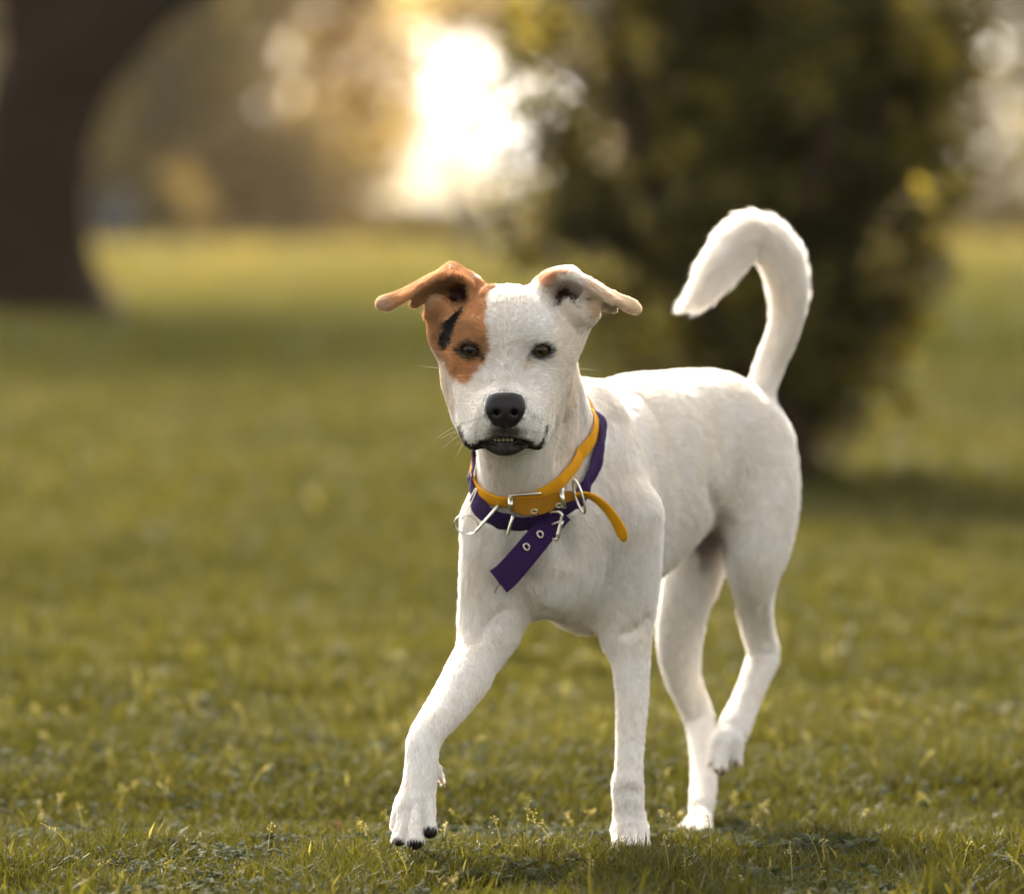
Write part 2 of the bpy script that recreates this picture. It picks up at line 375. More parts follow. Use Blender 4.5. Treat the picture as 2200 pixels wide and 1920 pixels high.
ER2 = sheet([[(1088, 594, 66), (1092, 575, 56), (1104, 564, 50), (1120, 557, 46), (1142, 556, 44), (1162, 565, 46), (1187, 581, 48), (1209, 595, 50), (1229, 608, 52)],
             [(1098, 612, 110), (1104, 590, 102), (1122, 576, 92), (1140, 572, 86), (1160, 576, 80), (1176, 586, 74), (1192, 597, 70), (1208, 606, 66), (1228, 616, 60)],
             [(1102, 622, 122), (1120, 602, 122), (1140, 592, 114), (1160, 592, 104), (1178, 596, 94), (1190, 604, 86), (1200, 612, 80), (1214, 619, 72), (1229, 621, 64)]], 50, 14, R(3.9, 0))
# curled inner fold of the right ear
add(Chain(np.array([P(1164, 606, 60), P(1166, 596, 54), P(1178, 587, 52), P(1190, 594, 54), P(1200, 606, 60)]), [R(4, 0)] * 5, [1] * 5, None, np.array([1, 0, .3])), 0.006)
crease([(1139, 800), (1135, 840), (1128, 885), (1120, 920)], 6, 1, 0.014)
crease([(1165, 790), (1168, 850), (1160, 910)], 5, 1, 0.014)
# folds between the skull and the ears, creases of the cheek
crease([(1112, 616), (1130, 632), (1148, 652), (1160, 675)], 4, -1, 0.010)
crease([(922, 612), (905, 632), (888, 652), (876, 672)], 4, -1, 0.010)
crease([(912, 640), (890, 655), (872, 670)], 4, 2, 0.008, 'u', 3)
crease([(966, 592), (975, 582), (988, 577)], 5, 3, 0.008, 'u', 3)
# eyes: lids round an almond opening
for i, (ex, ey) in enumerate(EYE):
    sx = (-1, 1)[i]
    tilt = math.radians(7) * sx
    ax = [(math.cos(tilt), 0, math.sin(tilt)), (0, 1, 0), (-math.sin(tilt), 0, math.cos(tilt))]
    add(Ell(P(ex, ey, 14), (R(26, 0), R(22, 0), R(19, 0)), ax, flow=(sx, 0, .3)), 0.012)
    cut(Ell(P(ex, ey + 0.5, -10), (R(18.5, 0), R(50, 0), R(11.5, 0)), ax), 0.002)
    cut(Seg(P(ex - sx * 12, ey + 4, -20), P(ex - sx * 21, ey + 8, 0), R(3, 0), R(1.5, 0)), 0.003)

def build_grid():
    def axis(lo, hi, f0, f1, fine, coarse):
        out = [lo]
        while out[-1] < hi:
            x = out[-1]
            d = max(f0 - x, x - f1, 0)
            out.append(x + min(coarse, fine + d * 0.06))
        return np.array(out)
    gx = axis(-0.19, 0.37, -0.16, 0.15, 0.00135, 0.0026)
    gy = axis(-0.11, 0.72, -0.09, 0.10, 0.00135, 0.0028)
    gz = axis(-0.05, 0.72, 0.44, 0.665, 0.00135, 0.0026)
    return gx, gy, gz
def sdf_mesh():
    gx, gy, gz = build_grid(); nx, ny, nz = len(gx), len(gy), len(gz)
    F = np.full((nx, ny, nz), 1.0, np.float32)
    B = 12
    bl = []
    for i in range(0, nx, B):
        for j in range(0, ny, B):
            for k in range(0, nz, B):
                i1, j1, k1 = min(i + B, nx), min(j + B, ny), min(k + B, nz)
                bl.append((i, i1, j, j1, k, k1))
    bl = np.array(bl)
    lo = np.stack([gx[bl[:, 0]], gy[bl[:, 2]], gz[bl[:, 4]]], 1); hi = np.stack([gx[bl[:, 1] - 1], gy[bl[:, 3] - 1], gz[bl[:, 5] - 1]], 1)
    c = (lo + hi) / 2; Rr = np.linalg.norm(hi - lo, axis=1) / 2
    d = np.full(len(c), 1.0); keep = np.zeros((len(OPS), len(c)), bool)
    for n, (op, pr, k) in enumerate(OPS):
        v = pr(c)
        if isinstance(pr, Cloud): v = np.minimum(v, np.sqrt((np.maximum(np.maximum(pr.lo - c, c - pr.hi), 0) ** 2).sum(1)) - 0.01)
        if op == 'u':
            keep[n] = v < d + k + 2.2 * Rr; d = smin(d, v, k)
        else:
            keep[n] = -v > d - k - 2.2 * Rr; d = -smin(-d, v, k)
    act = np.abs(d) < Rr * 1.6 + 0.012
    F[:] = 1.0
    for n in range(len(bl)):
        i, i1, j, j1, k, k1 = bl[n]
        if not act[n]:
            F[i:i1, j:j1, k:k1] = d[n]; continue
        X, Y, Z = np.meshgrid(gx[i:i1], gy[j:j1], gz[k:k1], indexing='ij')
        p = np.stack([X.ravel(), Y.ravel(), Z.ravel()], 1)
        off = 0.0013 * (1 - np.clip((0.16 - Y) / 0.05, 0, 1) * np.clip((Z - 0.43) / 0.03, 0, 1))      # room for the fur
        F[i:i1, j:j1, k:k1] = evaluate(p, [OPS[q] for q in np.nonzero(keep[:, n])[0]]).reshape(X.shape) + off
    I = F < 0
    cnt = np.zeros((nx - 1, ny - 1, nz - 1), np.int8)
    for a in (0, 1):
        for b in (0, 1):
            for e in (0, 1): cnt += I[a:nx - 1 + a, b:ny - 1 + b, e:nz - 1 + e]
    ci, cj, ck = np.nonzero((cnt > 0) & (cnt < 8))
    idx = np.full(cnt.shape, -1, np.int32); idx[ci, cj, ck] = np.arange(len(ci))
    cor = [(a, b, e) for a in (0, 1) for b in (0, 1) for e in (0, 1)]
    val = np.stack([F[ci + a, cj + b, ck + e] for a, b, e in cor], 1)
    pos = np.stack([np.stack([gx[ci + a], gy[cj + b], gz[ck + e]], 1) for a, b, e in cor], 1)
    acc = np.zeros((len(ci), 3)); num = np.zeros(len(ci))
    for m in range(8):
        for n in range(m + 1, 8):
            if sum(abs(cor[m][q] - cor[n][q]) for q in range(3)) != 1: continue
            x = (val[:, m] < 0) != (val[:, n] < 0)
            t = val[x, m] / (val[x, m] - val[x, n])
            acc[x] += pos[x, m] + t[:, None] * (pos[x, n] - pos[x, m]); num[x] += 1
    V = acc / num[:, None]
    Q = []
    for ax in range(3):
        sl0 = [slice(None)] * 3; sl1 = [slice(None)] * 3; sl0[ax] = slice(0, -1); sl1[ax] = slice(1, None)
        A, Bq = I[tuple(sl0)], I[tuple(sl1)]
        e = np.stack(np.nonzero(A != Bq), 1)
        o = [q for q in range(3) if q != ax]
        e = e[(e[:, o[0]] > 0) & (e[:, o[1]] > 0) & (e[:, o[0]] < I.shape[o[0]] - 1) & (e[:, o[1]] < I.shape[o[1]] - 1)]
        def cell(d1, d2):
            f = e.copy(); f[:, o[0]] -= d1; f[:, o[1]] -= d2
            return idx[f[:, 0], f[:, 1], f[:, 2]]
        q = np.stack([cell(1, 1), cell(0, 1), cell(0, 0), cell(1, 0)], 1)
        flip = A[e[:, 0], e[:, 1], e[:, 2]]
        if ax == 1: flip = ~flip
        q[~flip] = q[~flip][:, ::-1]
        Q.append(q)
    Fq = np.concatenate(Q)
    Fq = Fq[(Fq >= 0).all(1)]
    # keep only the largest connected piece (drops any pocket left inside)
    lab = np.arange(len(V))
    E = np.concatenate([Fq[:, [0, 1]], Fq[:, [1, 2]], Fq[:, [2, 3]], Fq[:, [3, 0]]])
    while True:
        m = np.minimum(lab[E[:, 0]], lab[E[:, 1]])
        new = lab.copy(); np.minimum.at(new, E[:, 0], m); np.minimum.at(new, E[:, 1], m)
        new = new[new]; new = new[new]
        if (new == lab).all(): break
        lab = new
    big = np.bincount(lab).argmax(); kv = lab == big
    remap = np.cumsum(kv) - 1
    Fq = remap[Fq[kv[Fq[:, 0]]]]; V = V[kv]
    # light smoothing
    E = np.unique(np.sort(np.concatenate([Fq[:, [0, 1]], Fq[:, [1, 2]], Fq[:, [2, 3]], Fq[:, [3, 0]]]), 1), axis=0)
    deg = np.bincount(E.ravel(), minlength=len(V))[:, None]
    for s in (0.4, -0.42, 0.4, -0.42):
        m = np.stack([np.bincount(E[:, 0], V[E[:, 1], q], len(V)) + np.bincount(E[:, 1], V[E[:, 0], q], len(V)) for q in range(3)], 1) / deg
        V = V + s * (m - V)
    return V, Fq
import time
_t = time.time()
V, Fq = sdf_mesh()
print('dog mesh', len(V), len(Fq), round(time.time() - _t, 1))

def vnormals(V, F):
    n = np.cross(V[F[:, 2]] - V[F[:, 0]], V[F[:, 3]] - V[F[:, 1]])
    N = np.stack([sum(np.bincount(F[:, q], n[:, c], len(V)) for q in range(4)) for c in range(3)], 1)
    return N / (np.linalg.norm(N, axis=1)[:, None] + 1e-20)
NV = vnormals(V, Fq)

def hash3(p, seed=0):
    """smooth value noise on points (numpy)"""
    p = p + 100.0 + seed * 7.13
    i = np.floor(p).astype(np.int64); f = p - i; f = f * f * (3 - 2 * f)
    def h(a, b, c):
        n = (a * 73856093) ^ (b * 19349663) ^ (c * 83492791) ^ (seed * 2654435761)
        n = (n ^ (n >> 13)) * 1274126177 & 0x7fffffff
        return ((n ^ (n >> 16)) & 0xffff) / 65535.0
    out = 0
    for a in (0, 1):
        for b in (0, 1):
            for c in (0, 1):
                wgt = (f[:, 0] if a else 1 - f[:, 0]) * (f[:, 1] if b else 1 - f[:, 1]) * (f[:, 2] if c else 1 - f[:, 2])
                out = out + wgt * h(i[:, 0] + a, i[:, 1] + b, i[:, 2] + c)
    return out
def sm(x, a, b):
    t = np.clip((x - a) / (b - a), 0, 1); return t * t * (3 - 2 * t)
def polysd(X, Y, poly):
    """signed distance (negative inside) to a closed outline"""
    P2 = np.array(poly, float); Q2 = np.roll(P2, -1, 0)
    d = np.full(X.shape, 1e9); ins = np.zeros(X.shape, bool)
    for (ax, ay), (bx, by) in zip(P2, Q2):
        ex, ey = bx - ax, by - ay
        t = np.clip(((X - ax) * ex + (Y - ay) * ey) / (ex * ex + ey * ey), 0, 1)
        d = np.minimum(d, np.hypot(X - ax - t * ex, Y - ay - t * ey))
        c = ((ay > Y) != (by > Y)) & (X < (bx - ax) * (Y - ay) / (by - ay + 1e-12) + ax)
        ins ^= c
    return np.where(ins, -d, d)
def linesd(X, Y, pts):
    d = np.full(X.shape, 1e9)
    for (ax, ay), (bx, by) in zip(pts[:-1], pts[1:]):
        ex, ey = bx - ax, by - ay
        t = np.clip(((X - ax) * ex + (Y - ay) * ey) / (ex * ex + ey * ey), 0, 1)
        d = np.minimum(d, np.hypot(X - ax - t * ex, Y - ay - t * ey))
    return d
WHITE = np.array([0.84, 0.815, 0.79]); ORANGE = np.array([0.60, 0.315, 0.145]); BLACK = np.array([0.010, 0.009, 0.008])
NOSE = [(973, 800), (980, 792), (996, 787), (1013, 786), (1030, 787), (1046, 792), (1053, 803), (1054, 818), (1048, 836), (1035, 853), (1013, 861), (990, 853), (977, 836), (972, 818)]
PATCH = [(955, 560), (976, 566), (994, 573), (980, 593), (976, 615), (974, 648), (980, 664), (983, 691), (980, 713), (969, 732), (955, 751), (934, 774), (917, 763), (901, 747), (892, 728), (880, 716),
         (860, 700), (840, 660), (845, 615), (800, 640), (740, 640), (740, 590), (860, 500), (940, 500)]
STRIPE = [(925, 616), (929, 628), (915, 653), (907, 678), (898, 697), (889, 703), (880, 693), (881, 675), (891, 648), (908, 630)]
EARP = [(1072, 562), (1078, 553), (1094, 545), (1122, 541), (1144, 545), (1122, 552), (1108, 564), (1094, 580), (1084, 574)]
def coat(p, nrm):
    """colour, fur length (m) and bareness of the coat at points on the skin"""
    X, Y = PROJ(p); D = p[:, 1] / U
    n1 = hash3(p / 0.004, 1) - 0.5; n2 = hash3(p / 0.0015, 2) - 0.5; n3 = hash3(p / 0.03, 3)
    n = n1 * 8 + n2 * 7
    C = np.repeat(WHITE[None], len(p), 0) * (1 - 0.07 * n3[:, None] * np.array([0.4, 0.8, 1.6]))
    head = (D < 260) & (Y < 960) & (X > 720) & (X < 1310)
    # creamy tints
    cr = np.clip(sm(X, 1085, 1150), 0, 1) * head * sm(Y, 560, 620) * 0.5
    C = C * (1 - cr[:, None] * np.array([0.02, 0.10, 0.22]))
    ear = head & ((X < 868) | (X > 1170)) & (Y < 640)
    eb = ear & (X > 1100)
    C[eb] = C[eb] * np.array([0.9, 0.80, 0.66])
    # small grey ticking on the body
    tick = (hash3(p / 0.011, 9) > 0.955) & ~head & (n3 > .5)
    C[tick] *= np.array([0.80, 0.79, 0.78])
    def mix(m, c):
        nonlocal C
        m = np.clip(m, 0, 1)[:, None]; C = C * (1 - m) + np.array(c) * m
    fr = head & (D < 175)
    m = fr * (1 - sm(polysd(X, Y, PATCH) + n, -5, 5))
    var = (0.72 + 0.45 * hash3(p / 0.012, 4) + 0.14 * n2 - 0.22 * sm(905 - X + n, 0, 40) * sm(Y, 590, 640))[:, None]
    C = C * (1 - m[:, None]) + ORANGE * var * m[:, None]
    mix(fr * (1 - sm(linesd(X, Y, [(876, 722), (886, 765), (900, 812)]) + n, 2, 24)) * .5, [0.60, 0.42, 0.25])
    mix(fr * sm(745 + 45 - X + n * 2, -16, 24) * (Y < 640) * 0.65, [0.62, 0.47, 0.33])           # paler ear tip
    tuft = fr * (1 - sm(np.hypot((X - 872) / 20, (Y - 606) / 18), 0.6, 1.1)); mix(tuft * 0.55, [0.55, 0.42, 0.27])
    mix(fr * (1 - sm(polysd(X, Y, STRIPE) + n, -4, 4)), BLACK * 1.6)
    mix(fr * (1 - sm(polysd(X, Y, EARP) + n, -4, 4)) * 0.85, [0.55, 0.25, 0.10])
    mix(fr * (1 - sm(np.abs(linesd(X, Y, [(1160, 556), (1187, 572), (1211, 589), (1232, 604), (1262, 622)])) + n, 0, 5)) * 0.35, [0.5, 0.22, 0.1])
    # ear canals: dark bare skin
    canal = fr * np.maximum(1 - sm(polysd(X, Y, [(896, 600), (900, 578), (918, 566), (938, 572), (941, 590), (932, 608), (920, 604), (908, 612)]) + n, -6, 4),
                            1 - sm(polysd(X, Y, [(1111, 612), (1110, 596), (1118, 577), (1136, 574), (1152, 590), (1156, 612), (1140, 606), (1130, 600), (1118, 616)]) + n, -6, 4)) * (D > 30)
    mix(canal, [0.045, 0.018, 0.010])
    inner = fr * (D > 64) * (Y < 625) * ((X < 945) | (X > 1090)) * (nrm[:, 2] < 0.2) * (1 - canal)
    mix(inner * 0.45 * (X < 1000), [0.28, 0.15, 0.06]); mix(inner * 0.35 * (X > 1000), [0.42, 0.30, 0.18])
    inL = fr * (1 - sm(polysd(X, Y, [(829, 592), (855, 573), (880, 560), (903, 555), (916, 559), (926, 556), (941, 572), (941, 600), (905, 600), (882, 588), (864, 590), (850, 602), (838, 614), (822, 612)]) + n * .5, -3, 3)) * (1 - canal)
    mix(inL * .68, [0.20, 0.095, 0.040])
    inR = fr * (1 - sm(polysd(X, Y, [(1092, 590), (1096, 574), (1108, 562), (1142, 556), (1162, 566), (1187, 583), (1209, 599), (1228, 612), (1224, 622), (1203, 612), (1180, 604), (1150, 600), (1110, 606)]) + n * .5, -3, 3)) * (1 - canal)
    mix(inR * .5, [0.40, 0.30, 0.20])
    mix(fr * (1 - sm(polysd(X, Y, [(1203, 604), (1222, 610), (1242, 616), (1236, 626), (1216, 624)]) + n * .5, -3, 3)) * .7, [0.18, 0.11, 0.05])
    # around the eyes
    bare = canal * 0.7
    for i, (ex, ey) in enumerate(EYE):
        sx = (-1, 1)[i]; t = math.radians(7) * sx
        dx = (X - ex) * sx; dy = Y - ey
        q = np.hypot(dx / 21.5, (dy - 1.5 + dx * 0.06) / 15.5)
        rim = fr * (1 - sm(q + n * 0.02, 0.95, 1.38 if i == 0 else 1.24)) * (D < 60)
        tail = fr * (1 - sm(linesd(X, Y, [(ex + sx * 12, ey - 5), (ex + sx * 23, ey + 1)]) + n * .8, 2, 7)) * (0.9 if i == 0 else .7)
        tear = fr * (1 - sm(linesd(X, Y, [(ex - sx * 14, ey + 5), (ex - sx * 26, ey + 13), (ex - sx * 27, ey + 18)]) + n * .5, 2.5, 7)) * (0.9 if i == 0 else 0.6)
        lo = fr * (1 - sm(np.hypot(dx / 26, (dy - 10) / 10) + n * .03, .6, 1.1)) * (0.75 if i == 0 else 0.35)
        soft = fr * (1 - sm(np.hypot((dx + 10) / 34, (dy + 2) / 26) + n * .03, .5, 1.1)) * (0.30 if i == 0 else 0.16)
        mix(soft, [0.20, 0.16, 0.11])
        mix(np.maximum(np.maximum(rim, tail), np.maximum(tear, lo)), [0.022, 0.019, 0.017])
        bare = np.maximum(bare, fr * (1 - sm(q, 0.90, 1.02)))
    mix(fr * (1 - sm(np.hypot(X - 1058, Y - 731) + n, 6, 16)) * .35, [0.55, 0.40, 0.22])
    mix(fr * (1 - sm(np.hypot((X - 1020), (Y - 711) * .8) + n, 3, 8)) * .30, [0.62, 0.40, 0.24])
    # bridge of the nose: thin fur, greyish skin
    mix(fr * (1 - sm(np.hypot((X - 1013) / 26, (Y - 772) / 24) + n * .04, .3, 1.1)) * .38, [0.38, 0.33, 0.28])
    mix(fr * (1 - sm(np.hypot((X - 1012) / 9, (Y - 740) / 8) + n * .08, .3, 1.1)) * .40, [0.30, 0.28, 0.26])
    # muzzle: speckles, dark lips
    mz = fr & (Y > 800) & (D < 20)
    sp = (hash3(p / 0.0021, 6) > 0.74) & mz & (np.abs(X - 1013) < 80) & (np.hypot((X - 1013) / 72, (Y - 850) / 45) < 1)
    C[sp] *= 0.50
    front = (D < 0)
    mix(fr * front * (1 - sm(np.hypot((X - 1013) / 47, (Y - 867) / 20) + n * .03, .45, 1.12)) * .88, [0.03, 0.027, 0.024])
    lip = np.minimum(linesd(X, Y, [(921, 856), (925, 878), (939, 897), (957, 897), (975, 887)]), linesd(X, Y, [(1097, 852), (1092, 878), (1079, 897), (1065, 896), (1051, 887)]))
    mix(fr * (D < 25) * (1 - sm(lip + n * .8 - 3.0 * (Y > 884) + 2.6 * (X > 1050), 2.5, 7.0)), BLACK * 1.2)
    low = polysd(X, Y, [(955, 884), (975, 880), (1012, 876), (1052, 880), (1070, 885), (1064, 902), (1042, 911), (1012, 914), (985, 911), (963, 902)])
    mix(fr * front * (1 - sm(low + n * .8, -2, 4)), BLACK)
    mix(fr * front * (1 - sm(np.hypot((X - 1012) / 52, (Y - 906) / 17) + n * .05, .5, 1.1)) * .55, [0.10, 0.09, 0.08])
    inside = fr * front * (1 - sm(np.hypot((X - 1012) / 40, (Y - 882) / 9), .8, 1.1)); bare = np.maximum(bare, inside)
    bare = np.maximum(bare, fr * front * (1 - sm(low, -9, -4)) * (Y < 897))
    bare = np.maximum(bare, fr * (D < 25) * (1 - sm(lip + 1.5 * (X > 1050), 1.0, 3.0)))
    nose = fr * (D < -88) * (1 - sm(polysd(X, Y, NOSE), -0.5, 1.5))
    mix(nose, [0.014, 0.012, 0.012]); bare = np.maximum(bare, nose)
    # groin: dark skin with its shadow painted in; pads under the lifted feet
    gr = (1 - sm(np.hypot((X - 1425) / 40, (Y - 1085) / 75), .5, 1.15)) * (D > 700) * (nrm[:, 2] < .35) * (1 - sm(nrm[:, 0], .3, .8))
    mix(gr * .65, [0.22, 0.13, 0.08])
    pad = ((X < 900) & (Y > 1655) & (nrm[:, 2] < -0.32) & (nrm[:, 1] < 0.8)) | ((X > 1405) & (X < 1500) & (Y > 1515) & (Y < 1570) & (nrm[:, 2] < -0.35) & (D > 700))
    pad = pad | ((D < 400) & (X < 900) & (Y > 1600) & (nrm[:, 1] > 0.5) & (np.abs(n3 - .5) < .5) & (nrm[:, 2] < 0))
    for pg in ([(780, 1680), (788, 1680), (800, 1679), (809, 1686), (812, 1712), (785, 1712)], [(811, 1690), (822, 1682), (842, 1682), (858, 1686), (856, 1712), (811, 1712)], [(845, 1662), (855, 1657), (868, 1656), (884, 1659), (884, 1690), (856, 1690)]):
        pad = pad | ((polysd(X, Y, pg) + n * .3 < 0) & (D < 60))
    for pg in ([(1414, 1534), (1430, 1538), (1450, 1541), (1472, 1539), (1472, 1564), (1414, 1564)], [(1472, 1524), (1484, 1527), (1498, 1516), (1498, 1547), (1472, 1547)]):
        pad = pad | ((polysd(X, Y, pg) + n * .3 < 0) & (D > 700) & (D < 880))
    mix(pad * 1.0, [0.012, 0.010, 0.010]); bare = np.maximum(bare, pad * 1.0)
    # grey shading painted over the front leg's knuckles
    mix((1 - sm(np.hypot((X - 1258) / 30, (Y - 1625) / 50), .6, 1.2)) * (D < 420) * .22, [0.42, 0.38, 0.36])
    # fur length
    L = 0.0090 + (0.0050 - 0.0090) * sm(Y + n3 * 60, 1180, 1420)
    chest = (1 - sm(D, 380, 520)) * sm(Y, 900, 980) * (1 - sm(Y, 1150, 1260)) * (1 - sm(X, 1200, 1290)); L = L + (0.0115 - L) * chest
    hw = (1 - sm(D, 150, 300)) * (1 - sm(Y, 905, 960)) * ((X > 720) & (X < 1310))
    hl = 0.0046 + 0.0016 * sm(D, 60, 180) - 0.0018 * sm(Y, 770, 820) * (1 - sm(D, 0, 40))
    L = L + (hl - L) * hw
    L = np.where(fr & (Y < 640) & ((X < 850) | (X > 1180)), 0.0042, L)
    L = np.where(fr & (nrm[:, 2] < 0.5) & ((np.hypot(X - 872, Y - 612) < 22) | (np.hypot(X - 1150, Y - 622) < 40) & (D > 40)), 0.0095, L)
    tail = (D > 900) & (Y < 752) & ((X > 1482) | (Y < 690))
    tt = sm(Y, 720, 560) if False else 1 - sm(Y, 560, 700)
    L = np.where(tail, 0.0085 + 0.009 * tt, L)
    up = tail & (X < 1535) & (Y < 600)
    L = np.where(up & (nrm[:, 2] * 0.6 - nrm[:, 0] * .6 > 0.1), 0.021, L)
    return C, L, bare, nose
def flow_field(V):
    """direction the fur lies, blended from the body parts nearby"""
    cell = np.floor(V / 0.035).astype(int); key, inv = np.unique(cell, axis=0, return_inverse=True); inv = inv.ravel()
    order = np.argsort(inv, kind='stable'); st = np.searchsorted(inv[order], np.arange(len(key) + 1))
    cc = (key + 0.5) * 0.035
    A = np.zeros((len(V), 3)); 
    for op, pr, k in OPS:
        if op != 'u' or isinstance(pr, Cloud): continue
        fl = getattr(pr, 'flow', None)
        dc = pr(cc); cells = np.nonzero(dc < 0.05)[0]
        if not len(cells): continue
        ids = np.concatenate([order[st[c]:st[c + 1]] for c in cells])
        if isinstance(pr, Chain):
            d, who = pr.core(V[ids])
            if fl is None: fl = pr.p[np.minimum(who + 1, len(pr.p) - 1)] - pr.p[who]; fl = fl / (np.linalg.norm(fl, axis=1)[:, None] + 1e-9)
            else: fl = norm(fl)[None]
        else:
            d = pr(V[ids])
            if fl is None: continue
            fl = norm(fl)[None]
        A[ids] += np.exp(-np.maximum(d, 0) / 0.008)[:, None] * fl
    X, Y = PROJ(V); D = V[:, 1] / U
    for sx, e in ((-1, (X < 900)), (1, (X > 1140))):          # ears: outwards to the tip
        m = e & (Y < 635) & (D < 150) & (D > 20)
        A[m] = np.array([sx, 0, -.35]) * 3 + A[m] * .1
    return A
dog = empty('dog', tuple(P(1262, 1712, 285)))
tag(dog, 'white dog with a brown patch over one eye trotting across the grass', 'dog')
skin = Mat('skin', (0.8, 0.78, 0.74), 0.75)
at = skin.n('ShaderNodeAttribute', attribute_name='coat'); skin.l(at.outputs['Color'], skin.b.inputs['Base Color'])
wt = skin.n('ShaderNodeAttribute', attribute_name='wet')
mr = skin.n('ShaderNodeMapRange'); mr.inputs['To Min'].default_value = 0.8; mr.inputs['To Max'].default_value = 0.42; skin.b.inputs['Specular IOR Level'].default_value = 0.24
skin.l(wt.outputs['Fac'], mr.inputs['Value']); skin.l(mr.outputs[0], skin.b.inputs['Roughness'])
vo = skin.n('ShaderNodeTexVoronoi'); vo.inputs['Scale'].default_value = 900; tc = skin.n('ShaderNodeTexCoord'); skin.l(tc.outputs['Object'], vo.inputs['Vector'])
bp = skin.n('ShaderNodeBump'); bp.inputs['Strength'].default_value = 0.25; bp.inputs['Distance'].default_value = 0.0006
skin.l(vo.outputs['Distance'], bp.inputs['Height']); skin.l(bp.outputs[0], skin.b.inputs['Normal'])
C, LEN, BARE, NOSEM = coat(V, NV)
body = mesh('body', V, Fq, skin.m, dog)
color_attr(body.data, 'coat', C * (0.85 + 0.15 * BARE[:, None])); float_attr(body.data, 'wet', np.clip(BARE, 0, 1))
print('coat', round(time.time() - _t, 1))
bvh = BVHTree.FromPolygons(V.tolist(), Fq.tolist())

# eyes
def uvsphere(c, r, nu=32, nv=20, axis=(0, -1, 0)):
    a = Vector(axis).normalized(); q = Vector((0, 0, 1)).rotation_difference(a)
    vs = [tuple(np.array(c) + r * np.array(q @ Vector((math.sin(t) * math.cos(p), math.sin(t) * math.sin(p), math.cos(t))))) for t in [math.pi * i / nv for i in range(1, nv)] for p in [2 * math.pi * j / nu for j in range(nu)]]
    top = len(vs); vs.append(tuple(np.array(c) + r * np.array(a))); bot = len(vs); vs.append(tuple(np.array(c) - r * np.array(a)))
    fs = [(i * nu + j, (i + 1) * nu + j, (i + 1) * nu + (j + 1) % nu, i * nu + (j + 1) % nu) for i in range(nv - 2) for j in range(nu)]
    fs += [(top, j, (j + 1) % nu) for j in range(nu)] + [(bot, (nv - 2) * nu + (j + 1) % nu, (nv - 2) * nu + j) for j in range(nu)]
    return vs, fs
sclera = Mat('eye_white', (0.03, 0.02, 0.015), 0.2, Specular_IOR_Level=0.1)
iris = Mat('iris', (0.10, 0.05, 0.018), 0.04, Specular_IOR_Level=0.24)
iris.l(iris.ramp(iris.noise(900, 3), [(0.3, (0.016, 0.009, 0.004)), (0.7, (0.060, 0.034, 0.012))]), iris.b.inputs['Base Color'])
pupil = Mat('pupil', (0.004, 0.004, 0.004), 0.04, Specular_IOR_Level=0.24)
for i, (ex, ey) in enumerate(EYE):
    dd = hit(ex, ey - 15)
    c = P(ex, ey, dd + 22.5); r = R(19, 0)
    vs, fs = uvsphere(c, r, 40, 40)
    mi = []
    ax = norm(CAM - c + np.array([0, 0, .2]))
    for f in fs:
        m = norm(np.mean([vs[k] for k in f], 0) - c); an = math.degrees(math.acos(max(-1, min(1, m @ np.array([0, -1, 0])))))
        mi.append(2 if an < 24 else 1 if an < 54 else 0)
    e = mesh('eye', vs, fs, [sclera.m, iris.m, pupil.m], dog, mi=mi)
# teeth of the lower jaw
tm = Mat('tooth_enamel', (0.20, 0.165, 0.085), 0.5)
for k in range(5):
    x = 992 + k * 8.4
    vs, fs = uvsphere((0, 0, 0), 1, 12, 8)
    vs = [np.array(P(x, 882 - 0.3 * (k in (2, 3)), -86)) + np.array([v[0] * R(4.3, 0), v[1] * R(4, 0), v[2] * R(5.2, 0)]) for v in vs]
    mesh('tooth', vs, fs, tm.m, dog)
# claws
def cone_tube(pts, rad, n=8):
    pts = np.array(pts, float); vs, fs = [], []
    T = np.gradient(pts, axis=0); ref = np.array([0, 0, 1.0]) if abs(norm(T[0])[2]) < .9 else np.array([1.0, 0, 0])
    a = norm(np.cross(T[0], ref))
    for i, p in enumerate(pts):
        t = norm(T[i]); a = norm(a - t * (a @ t)); b = np.cross(t, a)
        for j in range(n):
            th = 2 * math.pi * j / n; vs.append(p + rad[i] * (a * math.cos(th) + b * math.sin(th)))
    for i in range(len(pts) - 1):
        for j in range(n): fs.append((i * n + j, i * n + (j + 1) % n, (i + 1) * n + (j + 1) % n, (i + 1) * n + j))
    fs.append(tuple(range(n))[::-1]); fs.append(tuple(range((len(pts) - 1) * n, len(pts) * n)))
    return vs, fs
claw_m = Mat('claw_horn', (0.42, 0.27, 0.15), 0.4)
CL = [((848, 1664, -16), (843, 1676, -20)), ((797, 1678, -24), (791, 1691, -28)), ((829, 1690, -44), (824, 1703, -46)), ((884, 1562, 62), (893, 1579, 58)), ((791, 1655, 14), (787, 1668, 12)),
      ((1362, 1672, 762), (1352, 1680, 752)), ((1378, 1684, 736), (1370, 1690, 726)), ((1426, 1528, 826), (1418, 1539, 820)), ((1446, 1540, 806), (1442, 1552, 802)), ((1478, 1526, 834), (1481, 1538, 832))]
for a, b in CL:
    A, B = P(*a), P(*b); m = (A + B) / 2 + np.array([0, -R(2, 0), R(1, 0)])
    vs, fs = cone_tube(catmull([A - (B - A) * .4, A, m, B], 8), np.linspace(R(4, a[2]), R(1, a[2]), 8) )
    mesh('claw', vs, fs, claw_m.m, dog)

